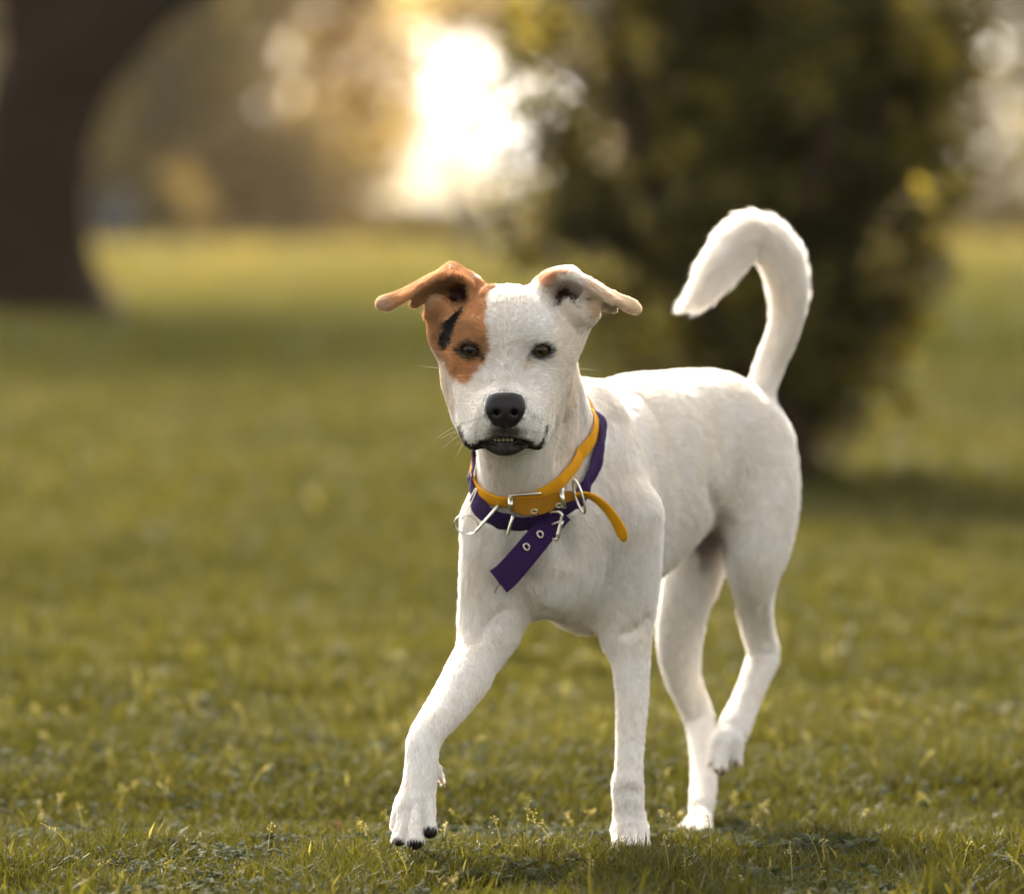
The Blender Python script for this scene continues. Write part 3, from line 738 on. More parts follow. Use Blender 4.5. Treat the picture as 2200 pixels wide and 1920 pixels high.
# ------------------------------------------------------------------ collars
def ray(X, Y, off):
    """point in front of the body surface seen at (X, Y), off face-pixels nearer than it"""
    d = P(X, Y, 0) - CAM; d = d / np.linalg.norm(d)
    h = bvh.ray_cast(Vector(CAM), Vector(d))
    return (np.array(h[0]) - d * off * U) if h[0] is not None else None
def loop_round(pl, pr, pm, n=160, off=0.004):
    a, b, c = ray(*pl, 0), ray(*pr, 0), ray(*pm, 0)
    N = norm(np.cross(b - a, c - a)); N = N * np.sign(N[2])
    u = norm(b - a); v = np.cross(N, u)                    # v points away from the camera
    if v[1] < 0: v = -v
    ctr = (a + b) / 2 * 0.6 + c * 0.4 + v * 0.045
    pts, dirs = [], []
    for k in range(n):
        t = 2 * math.pi * k / n; d = u * math.cos(t) + v * math.sin(t); dirs.append(d)
        h = bvh.ray_cast(Vector(ctr), Vector(d))
        r = (np.array(h[0]) - ctr) @ d if h[0] is not None else 0.07
        pts.append(min(r, 0.13))
    r = np.array(pts)
    for _ in range(12): r = (np.roll(r, 1) + np.roll(r, -1) + 2 * r) / 4
    th = 2 * np.pi * np.arange(n) / n
    off = off - 0.013 * np.exp(-((th - 0.95) / 0.42) ** 2)          # loose neck skin folds over the straps at the dog's left
    L = ctr + np.array(dirs) * (r + off)[:, None]
    T = np.roll(L, -1, 0) - np.roll(L, 1, 0); T /= np.linalg.norm(T, axis=1)[:, None]
    out = []
    for k in range(n):
        _, nn, _, _ = bvh.find_nearest(Vector(L[k])); nn = np.array(nn)
        o = L[k] - ctr; o = norm(o - T[k] * (o @ T[k])); nn = norm(nn - T[k] * (nn @ T[k]))
        out.append(norm(0.45 * o + 0.55 * nn))
    O = np.array(out)
    for _ in range(10): O = (np.roll(O, 1, 0) + np.roll(O, -1, 0) + 2 * O) / 4
    O /= np.linalg.norm(O, axis=1)[:, None]
    return L, T, O
def strap(L, O, W, width, thick, closed=True, caps=True, wid=None):
    """band along L; O outward, W across"""
    sec = [(-.5, -.5), (-.44, -1), (.44, -1), (.5, -.5), (.5, .5), (.44, 1), (0, 1.15), (-.44, 1), (-.5, .5)]
    n, m = len(L), len(sec); vs, fs = [], []
    for k in range(n):
        wk = width if wid is None else wid[k]
        for a, b in sec: vs.append(L[k] + W[k] * a * wk + O[k] * b * thick * 0.5)
    for k in range(n if closed else n - 1):
        for j in range(m):
            fs.append((k * m + j, k * m + (j + 1) % m, ((k + 1) % n) * m + (j + 1) % m, ((k + 1) % n) * m + j))
    if not closed: fs.append(tuple(range(m))[::-1]); fs.append(tuple(range((n - 1) * m, n * m)))
    return vs, fs
def webbing(name, c1, c2, sc):
    M_ = Mat(name, c1, 0.85, Specular_IOR_Level=0.2)
    wv = M_.n('ShaderNodeTexWave'); wv.inputs['Scale'].default_value = sc; wv.inputs['Distortion'].default_value = 1.5; wv.inputs['Detail'].default_value = 2
    t = M_.n('ShaderNodeTexCoord'); M_.l(t.outputs['Object'], wv.inputs['Vector'])
    nz = M_.noise(60, 6)
    mx = M_.n('ShaderNodeMix', data_type='RGBA'); mx.inputs[6].default_value = (*c1, 1); mx.inputs[7].default_value = (*c2, 1)
    M_.l(nz, mx.inputs[0]); M_.l(mx.outputs[2], M_.b.inputs['Base Color']); ad = M_.n('ShaderNodeMath', operation='ADD'); M_.l(wv.outputs['Fac'], ad.inputs[0]); M_.l(M_.noise(700, 4), ad.inputs[1]); M_.bump(ad.outputs[0], 0.6, 0.0012)
    return M_
orange_m = webbing('orange_webbing', (0.84, 0.40, 0.006), (0.62, 0.25, 0.004), 320)
purple_m = webbing('purple_webbing', (0.040, 0.012, 0.090), (0.020, 0.007, 0.045), 380)
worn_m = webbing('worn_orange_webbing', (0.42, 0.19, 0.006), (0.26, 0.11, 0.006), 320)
metal = Mat('nickel', (0.62, 0.58, 0.50), 0.28, 1.0); metal.bump(metal.noise(200, 3), 0.08, 0.0005)
oc = empty('dog_collar', tuple(ray(1052, 1000, 0))); tag(oc, 'orange webbing collar on the dog with a loose pointed end sticking out', 'collar', 'collars round the dog\'s neck')
pc = empty('dog_collar', tuple(ray(1052, 1040, 0))); tag(pc, 'dark purple webbing collar below the orange one with a frayed hanging end', 'collar', 'collars round the dog\'s neck')
Lp, Tp, Op = loop_round((956, 982), (1187, 925), (1052, 1043), off=0.0045)
Wp = np.cross(Tp, Op)
def crumple(L, O, W, a, sd_):
    u = np.linspace(0, 2 * np.pi, len(L), endpoint=False)
    f = sum(math.sin(sd_ + q * 1.7) * np.sin(q * u + sd_ * q) for q in (5, 8, 13, 19)) * .5; g = sum(math.cos(sd_ + q) * np.sin(q * u + q * q) for q in (4, 7, 11)) * .5
    O2 = O + W * (g * .22)[:, None]; O2 /= np.linalg.norm(O2, axis=1)[:, None]
    return L + O * (np.abs(f) * a)[:, None], O2
Lp, Op = crumple(Lp, Op, Wp, .0014, 1.3); Wp = np.cross(Tp, Op)
vs, fs = strap(Lp, Op, Wp, 0.025, 0.0022); mesh('strap', vs, fs, purple_m.m, pc)
Lo, To, Oo = loop_round((953, 946), (1177, 886), (1052, 999), off=0.0040)
Wo = np.cross(To, Oo)
Lo, Oo = crumple(Lo, Oo, Wo, .0012, 2.9); Wo = np.cross(To, Oo)
vs, fs = strap(Lo, Oo, Wo, 0.0165, 0.0026); mesh('strap', vs, fs, orange_m.m, oc)
LOOPS = [(Lp, 0.0135), (Lo, 0.009)]
def tube(name, pts, r, parent, mat, n=10, closed=False, sm_=24):
    pts = np.array(pts, float)
    if closed:
        q = catmull(np.vstack([pts[-1], pts, pts[0], pts[1]]), sm_ * 3)
        q = q[(len(q) // (len(pts) + 2)):]
    else: q = catmull(pts, sm_)
    vs, fs = cone_tube(q, np.full(len(q), r), n)
    return mesh(name, vs, fs, mat, parent)
def ringpts(c, a, b, n=28):
    return [c + a * math.cos(2 * math.pi * k / n) + b * math.sin(2 * math.pi * k / n) for k in range(n + 1)]
def ring(name, c, a, b, r, parent, n=28):
    vs, fs = [], []; m = 10; nn = norm(np.cross(a, b))
    for k in range(n):
        t = 2 * math.pi * k / n; p = c + a * math.cos(t) + b * math.sin(t); o = norm(a * math.cos(t) / (a @ a) ** .5 * (b @ b) ** .5 + b * math.sin(t) / (b @ b) ** .5 * (a @ a) ** .5)
        for j in range(m):
            th = 2 * math.pi * j / m; vs.append(p + r * (o * math.cos(th) + nn * math.sin(th)))
    for k in range(n):
        for j in range(m): fs.append((k * m + j, k * m + (j + 1) % m, ((k + 1) % n) * m + (j + 1) % m, ((k + 1) % n) * m + j))
    return mesh(name, vs, fs, metal.m, parent)
CO = 15       # how far the collar's front hardware stands off the skin (face pixels)
dep = lambda X, Y: (ray(X, Y, 0)[1]) / U
def F(X, Y, off=CO): return ray(X, Y, off)
def FD(X, Y, D): return P(X, Y, D)
# orange collar: overlapping end, buckle, keeper, ring, loose tongue
d0 = dep(1052, 1005) - 18
pts = np.array([P(X, Y, D) for X, Y, D in ((1020, 1008, d0 - 2), (1040, 1013, d0 - 5), (1064, 1016, d0 - 6), (1090, 1012, d0 - 4), (1112, 1003, d0 - 1), (1135, 996, d0 + 2), (1160, 992, d0 + 2))])
q = catmull(pts, 40); n_ = len(q); O_ = np.tile(norm([0.05, -1, .12]), (n_, 1)); Tq = np.gradient(q, axis=0); Tq /= np.linalg.norm(Tq, axis=1)[:, None]
vs, fs = strap(q, O_, np.cross(Tq, O_), R(34, 0), 0.0022, False, wid=np.interp(np.arange(n_), [0, 8, 18, 30, 39], [R(26, 0), R(34, 0), R(36, 0), R(26, 0), R(17, 0)]))
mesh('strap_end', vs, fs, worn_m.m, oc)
pts = np.array([P(X, Y, D) for X, Y, D in ((1158, 993, d0 + 2), (1175, 992, d0 - 6), (1196, 1001, d0 - 14), (1216, 1019, d0 - 16), (1232, 1040, d0 - 12), (1244, 1062, d0 - 6), (1253, 1085, d0))])
q = catmull(pts, 40); n_ = len(q); Tq = np.gradient(q, axis=0); Tq /= np.linalg.norm(Tq, axis=1)[:, None]
tw = np.linspace(math.radians(72), math.radians(20), n_)
base = np.array([norm(np.cross(np.array([0, -1.0, 0]), t)) for t in Tq])
W_ = np.array([norm(b * math.cos(a) + np.cross(t, b) * math.sin(a)) for b, t, a in zip(base, Tq, tw)]); O_ = np.array([norm(np.cross(w_, t)) for w_, t in zip(W_, Tq)])
wd = np.full(n_, R(24, 0)); wd[-5:] = R(24, 0) * np.array([.97, .9, .78, .58, .25])
vs, fs = strap(q, O_, W_, 1, 0.0028, False, wid=wd); mesh('loose_end', vs, fs, orange_m.m, oc)
bk = d0 - 14
tube('buckle', [P(1023, 1026, bk), P(1023, 996, bk), P(1026, 993, bk), P(1050, 991, bk - 2), P(1080, 989, bk), P(1082, 991, bk + 4)], R(3.2, 0), oc, metal.m, sm_=40)
vs, fs = cone_tube([P(1023.5, 998, bk - 1), P(1024.5, 1024, bk - 1)], [R(5.5, 0)] * 2, 14); mesh('buckle_roller', vs, fs, metal.m, oc)
tube('buckle_prong', [P(1028, 1034, bk + 4), P(1027, 1040, bk), P(1022, 1056, bk), P(1018, 1073, bk + 2)], R(3.2, 0), oc, metal.m)
vs, fs = strap(np.array([P(1127, 978, bk + 10), P(1126, 983, bk), P(1128, 1000, bk - 2), P(1131, 1016, bk), P(1131, 1019, bk + 10)]), np.tile([0, -1.0, 0], (5, 1)), np.tile([1.0, 0, 0], (5, 1)), R(9, 0), R(5, 0), False)
mesh('keeper_loop', vs, fs, metal.m, oc)
for (ex, ey) in ((1071, 1025), (1121, 1013)):
    ring('eyelet', P(ex, ey, d0 - 10), R(6.5, 0) * norm([1, 0, .1]), R(4, 0) * norm([-.1, -.2, 1]), R(1.6, 0), oc, 18)
ring('collar_ring', P(1161, 995, bk + 4), P(1170.5, 1028, bk + 4) - P(1161, 995, bk + 4), R(9, 0) * norm([1, -.6, -.1]), R(2.9, 0), oc, 40)
# purple collar: ring, tag ring, buckle, hanging end with eyelets
dp = dep(1050, 1060) - 16
pts = np.array([P(X, Y, D) for X, Y, D in ((1128, 1026, dp + 6), (1108, 1046, dp - 2), (1080, 1078, dp - 8), (1048, 1116, dp - 8), (1018, 1150, dp - 2), (999, 1166, dp + 2))])
q = catmull(pts, 40); n_ = len(q); O_ = np.tile(norm([-0.1, -1, .1]), (n_, 1)); Tq = np.gradient(q, axis=0); Tq /= np.linalg.norm(Tq, axis=1)[:, None]
vs, fs = strap(q, O_, np.cross(Tq, O_), R(54, 0), 0.002, False, wid=np.linspace(R(48, 0), R(58, 0), n_)); mesh('hanging_end', vs, fs, purple_m.m, pc)
tube('frayed_thread', [P(998, 1164, dp), P(1001, 1172, dp - 2), P(995, 1180, dp - 3), P(992, 1189, dp - 2)], R(.8, 0), pc, purple_m.m)
for ex, ey in ((1055.6, 1096), (1083, 1071)):
    ring('eyelet', P(ex, ey, dp - 12), R(5.5, 0) * norm([.8, 0, .5]), R(7, 0) * norm([-.5, 0, .8]), R(2.0, 0), pc, 18)
bq = dp - 12
tube('buckle', [P(1102, 1027, bq), P(1118, 1026, bq), P(1126, 1032, bq), P(1125, 1040, bq), P(1118, 1078, bq), P(1108, 1080, bq + 2)], R(3.4, 0), pc, metal.m, sm_=40)
vs, fs = strap(catmull([P(1126, 1044, bq - 1), P(1122, 1060, bq - 1), P(1117.5, 1077, bq - 1)], 6), np.tile([0, -1.0, 0], (6, 1)), np.tile([1.0, 0, 0], (6, 1)), R(9, 0), R(4, 0), False); mesh('buckle_bar', vs, fs, metal.m, pc)
tube('buckle_prong', [P(1107, 1051, bq - 2), P(1114, 1048, bq - 4), P(1126, 1044, bq)], R(2.6, 0), pc, metal.m)
c1 = P(977.5, 1038, dep(990, 1030) - 26)
ring('collar_ring', c1, P(1000, 1012, dep(990, 1030) - 22) - c1, R(8, 0) * norm([.6, -.7, .6]), R(2.8, 0), pc, 40)
c2 = P(935, 1052, dep(965, 1040) - 24)
ring('tag_ring', c2, R(25, 0) * norm([1, 0, -.22]), R(20, 0) * norm([.2, -.25, 1]), R(1.3, 0), pc, 40)
ring('tag_ring', c2 + np.array([0, .0012, .0004]), R(24, 0) * norm([1, 0, -.28]), R(20, 0) * norm([.2, -.2, 1]), R(1.3, 0), pc, 40)
c3 = P(940.5, 1010, dep(965, 1010) - 20)
ring('tag_link', c3, P(955, 979, dep(965, 1010) - 18) - c3, R(4.5, 0) * norm([.9, -.4, .3]), R(1.5, 0), pc, 40)

# ------------------------------------------------------------------ fur
def make_curves(name, PT, rad, colr, mat, parent):
    """PT (n, k, 3) world points"""
    n, k, _ = PT.shape
    cu = bpy.data.hair_curves.new(name); cu.add_curves([k] * n)
    loc = np.array(parent.location) if parent is not None else 0
    cu.attributes['position'].data.foreach_set('vector', (PT - loc).astype(np.float32).ravel())
    a = cu.attributes.get('radius') or cu.attributes.new('radius', 'FLOAT', 'POINT')
    a.data.foreach_set('value', rad.astype(np.float32).ravel())
    c = cu.attributes.new('haircol', 'FLOAT_COLOR', 'CURVE')
    c.data.foreach_set('color', np.concatenate([colr, np.ones((n, 1))], 1).astype(np.float32).ravel())
    cu.materials.append(mat)
    o = bpy.data.objects.new(name, cu); COL.objects.link(o); o.parent = parent
    return o
def hair_mat(name):
    m = Mat(name, rough=0.55)
    a = m.n('ShaderNodeAttribute', attribute_name='haircol'); m.l(a.outputs['Color'], m.b.inputs['Base Color'])
    m.b.inputs['Specular IOR Level'].default_value = 0.10
    tr = m.n('ShaderNodeBsdfTranslucent'); m.l(a.outputs['Color'], tr.inputs[0])
    mx = m.n('ShaderNodeMixShader'); mx.inputs[0].default_value = 0.42
    out = [x for x in m.nt.nodes if x.type == 'OUTPUT_MATERIAL'][0]
    m.l(m.b.outputs[0], mx.inputs[1]); m.l(tr.outputs[0], mx.inputs[2]); m.l(mx.outputs[0], out.inputs[0])
    return m.m
def grow_fur(n_head, n_body):
    A = flow_field(V)
    # face sampling
    q = V[Fq]; e1 = q[:, 2] - q[:, 0]; e2 = q[:, 3] - q[:, 1]; area = 0.5 * np.linalg.norm(np.cross(e1, e2), axis=1)
    c = q.mean(1); X, Y = PROJ(c); D = c[:, 1] / U
    head = (D < 200) & (Y < 930)
    nf = NV[Fq].mean(1)
    vis = np.where(nf @ norm(np.array([0.1, -1, 0.1])) > -0.35, 1.0, 0.4)
    wgt = area * vis * np.where(head, 1.0, 0.0); ids1 = rng.choice(len(Fq), n_head, p=wgt / wgt.sum())
    wgt = area * vis * np.where(head, 0.0, 1.0); ids2 = rng.choice(len(Fq), n_body, p=wgt / wgt.sum())
    ids = np.concatenate([ids1, ids2])
    u = rng.random((len(ids), 1)); v = rng.random((len(ids), 1))
    f = Fq[ids]
    def ip(a): return (a[f[:, 0]] * (1 - u) * (1 - v) + a[f[:, 1]] * u * (1 - v) + a[f[:, 2]] * u * v + a[f[:, 3]] * (1 - u) * v)
    root = ip(V); n = ip(NV); n /= np.linalg.norm(n, axis=1)[:, None]; fl = ip(A)
    C, L, bare, nose = coat(root, n)
    hm_ = (root[:, 1] / U < 200)[:, None]; C = np.where(hm_, coat(root + rng.normal(0, .0010, root.shape), n)[0], C)
    t = fl - n * (fl * n).sum(1)[:, None]; t /= np.linalg.norm(t, axis=1)[:, None] + 1e-6
    b = np.cross(n, t)
    # whorls and clumps
    ang = (hash3(root / 0.05, 11) - .5) * 1.1 + (hash3(root / 0.016, 12) - .5) * 0.55 + (hash3(root / 0.005, 13) - .5) * 0.3 + rng.normal(0, .16, len(root))
    t = t * np.cos(ang)[:, None] + b * np.sin(ang)[:, None]
    keep = (bare < 0.45 + 0.2 * rng.random(len(root)))
    for LP, wd in LOOPS:
        d = np.full(len(root), 9.0)
        near = np.nonzero(np.linalg.norm(root - LP.mean(0), axis=1) < 0.16)[0]
        for c0 in range(0, len(near), 20000):
            i = near[c0:c0 + 20000]
            d[i] = np.sqrt(((root[i][:, None] - LP[None, ::2]) ** 2).sum(2).min(1))
        keep &= d > wd * 0.8
        L = np.where(d < wd * 2, L * 0.7, L)
    root, n, t, L, C = root[keep], n[keep], t[keep], L[keep], C[keep]
    m = len(root)
    L = L * rng.uniform(0.6, 1.25, m) * (0.75 + 0.5 * hash3(root / 0.007, 14))
    clump = hash3(root / 0.0032, 16) - .5
    C = C * (1 + 0.10 * clump[:, None])
    lift = np.radians(rng.uniform(9, 26, m) + 14 * clump + 12 * (hash3(root / 0.006, 15) - .5))
    Xr, Yr = PROJ(root)
    tl = (root[:, 1] / U > 900) & (Yr < 745)
    lift = np.where(tl & (L > .014), lift + .25, lift); lift = np.where(tl & (L > .019), lift + .3, lift)
    cs = 0.0034
    cell = np.floor(root / cs).astype(np.int64)
    def hs(q): 
        z = (cell[:, 0] * 73856093) ^ (cell[:, 1] * 19349663) ^ (cell[:, 2] * 83492791) ^ (q * 668265263); z = ((z ^ (z >> 13)) * 1274126177) & 0x7fffffff
        return ((z ^ (z >> 15)) & 0xffff) / 65535.0
    lc = (cell + np.stack([hs(1), hs(2), hs(3)], 1)) * cs - root
    lc = lc - n * (lc * n).sum(1)[:, None]; lc = lc - t * (lc * t).sum(1)[:, None]
    C = C * (0.94 + 0.10 * hs(4))[:, None]; lift = lift + np.radians(9) * (hs(5) - .5); L = L * (0.9 + .2 * hs(6))
    pts = []; p = root - n * 0.0003
    K = 4; a = lift.copy()
    for k in range(K):
        pts.append(p.copy())
        p = p + (t * np.cos(a)[:, None] + n * np.sin(a)[:, None]) * (L / (K - 1))[:, None]
        a = a * 0.45
    PT = np.stack(pts, 1) + lc[:, None] * (np.array([0, .2, .45, .6])[None, :, None])
    r0 = np.where((root[:, 1] / U < 200) & (Yr < 930), 0.00011, 0.000145)
    rad = r0[:, None] * np.array([1.0, 0.95, 0.7, 0.25])[None]
    C = np.clip(C * 1.08 * rng.uniform(0.90, 1.08, (m, 1)), 0, 0.95)
    # colours wander a little along the borders of the patches
    make_curves('fur', PT, rad, C, hair_mat('fur'), dog)
    # whiskers and long ear hairs
    W = []
    for sx in (-1, 1):
        for k in range(9):
            X0, Y0 = 1013 + sx * rng.uniform(48, 70), rng.uniform(830, 872)
            a0 = ray(X0, Y0, -1)
            if a0 is None: continue
            ln = rng.uniform(0.02, 0.045); d = norm([sx * 1.0, rng.uniform(-.2, .5), rng.uniform(-.75, .15)])
            W.append([a0 + d * ln * s_ + np.array([0, 0, -0.010]) * s_ * s_ for s_ in (0, .33, .66, 1)])
    for X0, Y0, dx, dz in ((884, 738, -1, .1), (1155, 738, 1, -.1), (1003, 912, -.1, -1), (1015, 914, .05, -1), (1024, 912, .2, -1), (935, 880, -.6, -1)):
        a0 = ray(X0, Y0, -1)
        if a0 is not None:
            d = norm([dx, -.1, dz]); W.append([a0 + d * 0.024 * s_ for s_ in (0, .33, .66, 1)])
    W = np.array(W)
    make_curves('whiskers', W, np.tile([0.00016, .00014, .0001, .00004], (len(W), 1)), np.tile([.35, .3, .25], (len(W), 1)), hair_mat('whisker'), dog)
if FUR: grow_fur(300000 if FUR == 1 else 120000, 560000 if FUR == 1 else 200000)
print('dog done', round(time.time() - _t, 1))

# ------------------------------------------------------------------ setting
def ground_z(x, y):
    x = np.asarray(x, float); y = np.asarray(y, float)
    dip = -0.027 * np.exp(-((y - 0.44) / 0.20) ** 2)
    near = 0.012 * np.sin(x * 3.1 + 1) * np.sin(y * 2.3 + .5) * np.clip((np.hypot(x, y - .2) - .5) / 1.5, 0, 1)
    far = 0.25 * np.sin(x * 0.05 + 1.0) * np.sin(y * 0.035) * np.clip((y - 12) / 40, 0, 1)
    hill = np.clip((x - 0.12 * y + 1.5) / 30, 0, 1) ** 1.5 * 1.2 * np.clip((y - 16) / 30, 0, 1)
    return dip + near + far + hill
def build_env():
    # ground: one sheet, fine near the dog and coarse towards the horizon
    def axis(a, fine, lim, g=1.12):
        out = [0.0]; st = fine
        while out[-1] < lim:
            if out[-1] > a: st *= g
            out.append(out[-1] + st)
        return np.array(out)
    ax = axis(2.5, 0.08, 600); gx = np.concatenate([-ax[::-1], ax[1:]]); ay = axis(4, 0.08, 1200); gy = np.concatenate([-axis(3, .08, 60)[::-1][:-1], ay])
    X, Y = np.meshgrid(gx, gy, indexing='ij'); Z = ground_z(X, Y)
    Vg = np.stack([X.ravel(), Y.ravel(), Z.ravel()], 1); n2 = len(gy)
    i, j = np.meshgrid(np.arange(len(gx) - 1), np.arange(n2 - 1), indexing='ij'); a = (i * n2 + j).ravel()
    Fg = np.stack([a, a + n2, a + n2 + 1, a + 1], 1)
    gm = Mat('turf', rough=1.0, Specular_IOR_Level=0.0)
    big = gm.ramp(gm.noise(0.55, 6, 0.65), [(0.25, (0.020, 0.021, 0.007)), (0.5, (0.034, 0.033, 0.010)), (0.75, (0.055, 0.046, 0.016))])
    fine = gm.ramp(gm.noise(14, 5, 0.7), [(0.3, (0.35, 0.35, 0.30)), (0.7, (1.15, 1.15, 1.1))])
    mx = gm.n('ShaderNodeMix', data_type='RGBA', blend_type='MULTIPLY'); mx.inputs[0].default_value = 1
    gm.l(big, mx.inputs[6]); gm.l(fine, mx.inputs[7]); gm.l(mx.outputs[2], gm.b.inputs['Base Color'])
    gm.bump(gm.noise(30, 8, 0.7), 0.9, 0.03)
    tag(mesh('ground', Vg, Fg, gm.m), kind='structure')
    # soil seen between the nearest blades
    # grass blades
    def leafmat(name, stops, tr=0.35, rough=0.55):
        m = Mat(name, rough=rough); m.b.inputs['Specular IOR Level'].default_value = 0.12
        at = m.n('ShaderNodeAttribute', attribute_name='rnd'); c = m.ramp(at.outputs['Fac'], stops); m.l(c, m.b.inputs['Base Color'])
        t = m.n('ShaderNodeBsdfTranslucent')
        mu = m.n('ShaderNodeMix', data_type='RGBA', blend_type='MULTIPLY'); mu.inputs[0].default_value = 1; mu.inputs[7].default_value = (1.7, 1.5, 0.7, 1)
        m.l(c, mu.inputs[6]); m.l(mu.outputs[2], t.inputs[0]); mix = m.n('ShaderNodeMixShader'); mix.inputs[0].default_value = tr
        o = [x for x in m.nt.nodes if x.type == 'OUTPUT_MATERIAL'][0]
        m.l(m.b.outputs[0], mix.inputs[1]); m.l(t.outputs[0], mix.inputs[2]); m.l(mix.outputs[0], o.inputs[0]); return m
    gmat = leafmat('grass_blade', [(0.0, (0.011, 0.015, 0.004)), (0.45, (0.042, 0.043, 0.008)), (0.8, (0.080, 0.075, 0.017)), (0.97, (0.20, 0.18, 0.085))])
    def blades(n, xr, yr, h, wd, cone=None):
        y = rng.uniform(*yr, n) if cone is None else yr[0] + (yr[1] - yr[0]) * rng.random(n) ** 1.0
        x = rng.uniform(-1, 1, n) * (xr if cone is None else (xr + cone * (y - yr[0])))
        cl = hash3(np.stack([x / 0.11, y / 0.11, y * 0], 1), 21); cl2 = hash3(np.stack([x / 0.6, y / 0.6, y * 0], 1), 22)
        kp = (cl > .36) | (rng.random(n) > .62); x, y, cl, cl2 = x[kp], y[kp], cl[kp], cl2[kp]; n = len(x)
        H = h * (0.40 + 1.1 * cl * (0.5 + .7 * cl2)) * rng.uniform(0.5, 1.25, n)
        # the dog's feet press the grass down
        for fx, fy in ((P(1262, 1700, 285)[:2]), (P(1390, 1680, 780)[:2])):
            d = np.hypot(x - fx, y - fy); H *= np.clip((d - 0.02) / 0.07, 0.3, 1)
        az = rng.uniform(0, 2 * np.pi, n) + 0; lean = rng.uniform(0.1, 1.1, n)
        fa = rng.uniform(0, 2 * np.pi, n)
        dx, dy = np.cos(az), np.sin(az); wx, wy = np.cos(fa), np.sin(fa)
        z0 = ground_z(x, y) - 0.003
        w_ = wd * rng.uniform(0.6, 1.3, n)
        P_ = []
        for s_, ws in ((0, 1.0), (0.4, 0.9), (0.75, 0.62), (1.0, 0.06)):
            a = lean * s_
            r = H * s_ * np.sin(a * 0.9) ; zz = z0 + H * s_ * np.cos(a * 0.75)
            cx, cy = x + dx * r, y + dy * r
            P_ += [np.stack([cx - wx * w_ * ws / 2, cy - wy * w_ * ws / 2, zz], 1), np.stack([cx + wx * w_ * ws / 2, cy + wy * w_ * ws / 2, zz], 1)]
        Vv = np.stack(P_, 1).reshape(-1, 3)
        b = (np.arange(n) * 8)[:, None, None]
        Ff = (b + np.array([[0, 1, 3, 2], [2, 3, 5, 4], [4, 5, 7, 6]])[None]).reshape(-1, 4)
        col = np.clip(rng.beta(2.2, 2.6, n) * 0.75 + 0.25 * cl2 + (rng.random(n) > .965) * .35, 0, 1)
        return Vv, Ff, np.repeat(col, 8)
    parts = [blades(230000, 0.75, (-0.55, 1.3), 0.031, 0.0018, 0.12), blades(170000, 2.4, (-1.6, 2.2), 0.032, 0.0032, 0.1), blades(90000, 3.6, (2.2, 9), 0.040, 0.006, 0.3), blades(120000, 1.0, (1.3, 5.5), 0.036, 0.0036, 0.14),
             blades(110000, 1.6, (5.5, 17), 0.05, 0.009, 0.14), blades(70000, 3.4, (17, 45), 0.07, 0.022, 0.14), blades(110000, 7.0, (45, 118), 0.13, 0.06, 0.16)]
    tb = []
    for _ in range(46):
        ty = -0.52 + 0.9 * random.random() ** 1.5; tx = random.uniform(-1, 1) * .62
        if abs(tx - .05) < .34 and ty > -.28: continue
        a, b, c = blades(26, .028, (ty - .02, ty + .02), .062, .0042)
        a[:, 0] += tx; tb.append((a, b, np.clip(c * .8 + .1, 0, 1)))
    parts[0] = parts[0][:2] + (parts[0][2] * (.72 + .28 * sm(parts[0][0][:, 1], -.2, 1.0)),)  # blades nearest the camera darkened to paint the shaded foreground
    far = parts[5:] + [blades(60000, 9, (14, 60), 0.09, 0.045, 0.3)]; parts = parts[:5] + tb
    sunlitg = leafmat('sunlit_grass_blade', [(0.0, (0.030, 0.034, 0.007)), (0.5, (0.11, 0.097, 0.038)), (1.0, (0.24, 0.195, 0.10))], .45)  # straw-pale far blades carry the far lawn's sunlight in their colour
    off = 0; VV, FF, CC = [], [], []
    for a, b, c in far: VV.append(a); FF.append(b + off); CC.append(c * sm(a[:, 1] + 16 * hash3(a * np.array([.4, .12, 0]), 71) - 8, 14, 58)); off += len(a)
    g = mesh('far_grass', np.concatenate(VV), np.concatenate(FF), sunlitg.m); float_attr(g.data, 'rnd', np.concatenate(CC)); tag(g, kind='stuff')
    off = 0; VV, FF, CC = [], [], []
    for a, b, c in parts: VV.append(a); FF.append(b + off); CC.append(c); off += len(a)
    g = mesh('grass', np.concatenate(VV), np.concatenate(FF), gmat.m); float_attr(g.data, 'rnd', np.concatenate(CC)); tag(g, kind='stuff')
    # small lobed leaves lying between the blades
    lm = leafmat('lobed_leaf', [(0.0, (0.016, 0.022, 0.008)), (0.5, (0.034, 0.040, 0.017)), (1.0, (0.064, 0.066, 0.038))], 0.15, 0.9); lm.b.inputs['Specular IOR Level'].default_value = .06
    n = 24000
    y = np.where(rng.random(n) < .5, rng.uniform(-1.5, 1.6, n), rng.uniform(-.6, .45, n)); x = rng.uniform(-1, 1, n) * np.where(rng.random(n) < .45, 1.9, .75)
    k = hash3(np.stack([x / 0.16, y / 0.16, y * 0], 1), 31) > 0.42; x, y = x[k], y[k]; n = len(x)
    r = rng.uniform(0.003, 0.0085, n); az = rng.uniform(0, 2 * np.pi, n)
    N_ = np.stack([rng.normal(0, .35, n), rng.normal(-.25, .35, n), np.ones(n)], 1); N_ /= np.linalg.norm(N_, axis=1)[:, None]
    A1 = np.cross(N_, np.stack([np.cos(az), np.sin(az), az * 0], 1)); A1 /= np.linalg.norm(A1, axis=1)[:, None]; A2 = np.cross(N_, A1)
    ctr = np.stack([x, y, ground_z(x, y) + rng.uniform(0.004, 0.024, n)], 1)
    M_ = 12; ring_ = []
    for q in range(M_):
        t = 2 * np.pi * q / M_; rr = r * (1.0 if q % 2 == 0 else 0.70) * (0.35 if q == 6 else 1)
        ring_.append(ctr + (A1 * np.cos(t) + A2 * np.sin(t)) * rr[:, None] - N_ * (rr * 0.25)[:, None] * (1 if q % 2 else .3))
    Vv = np.concatenate([ctr[:, None], np.stack(ring_, 1)], 1).reshape(-1, 3)
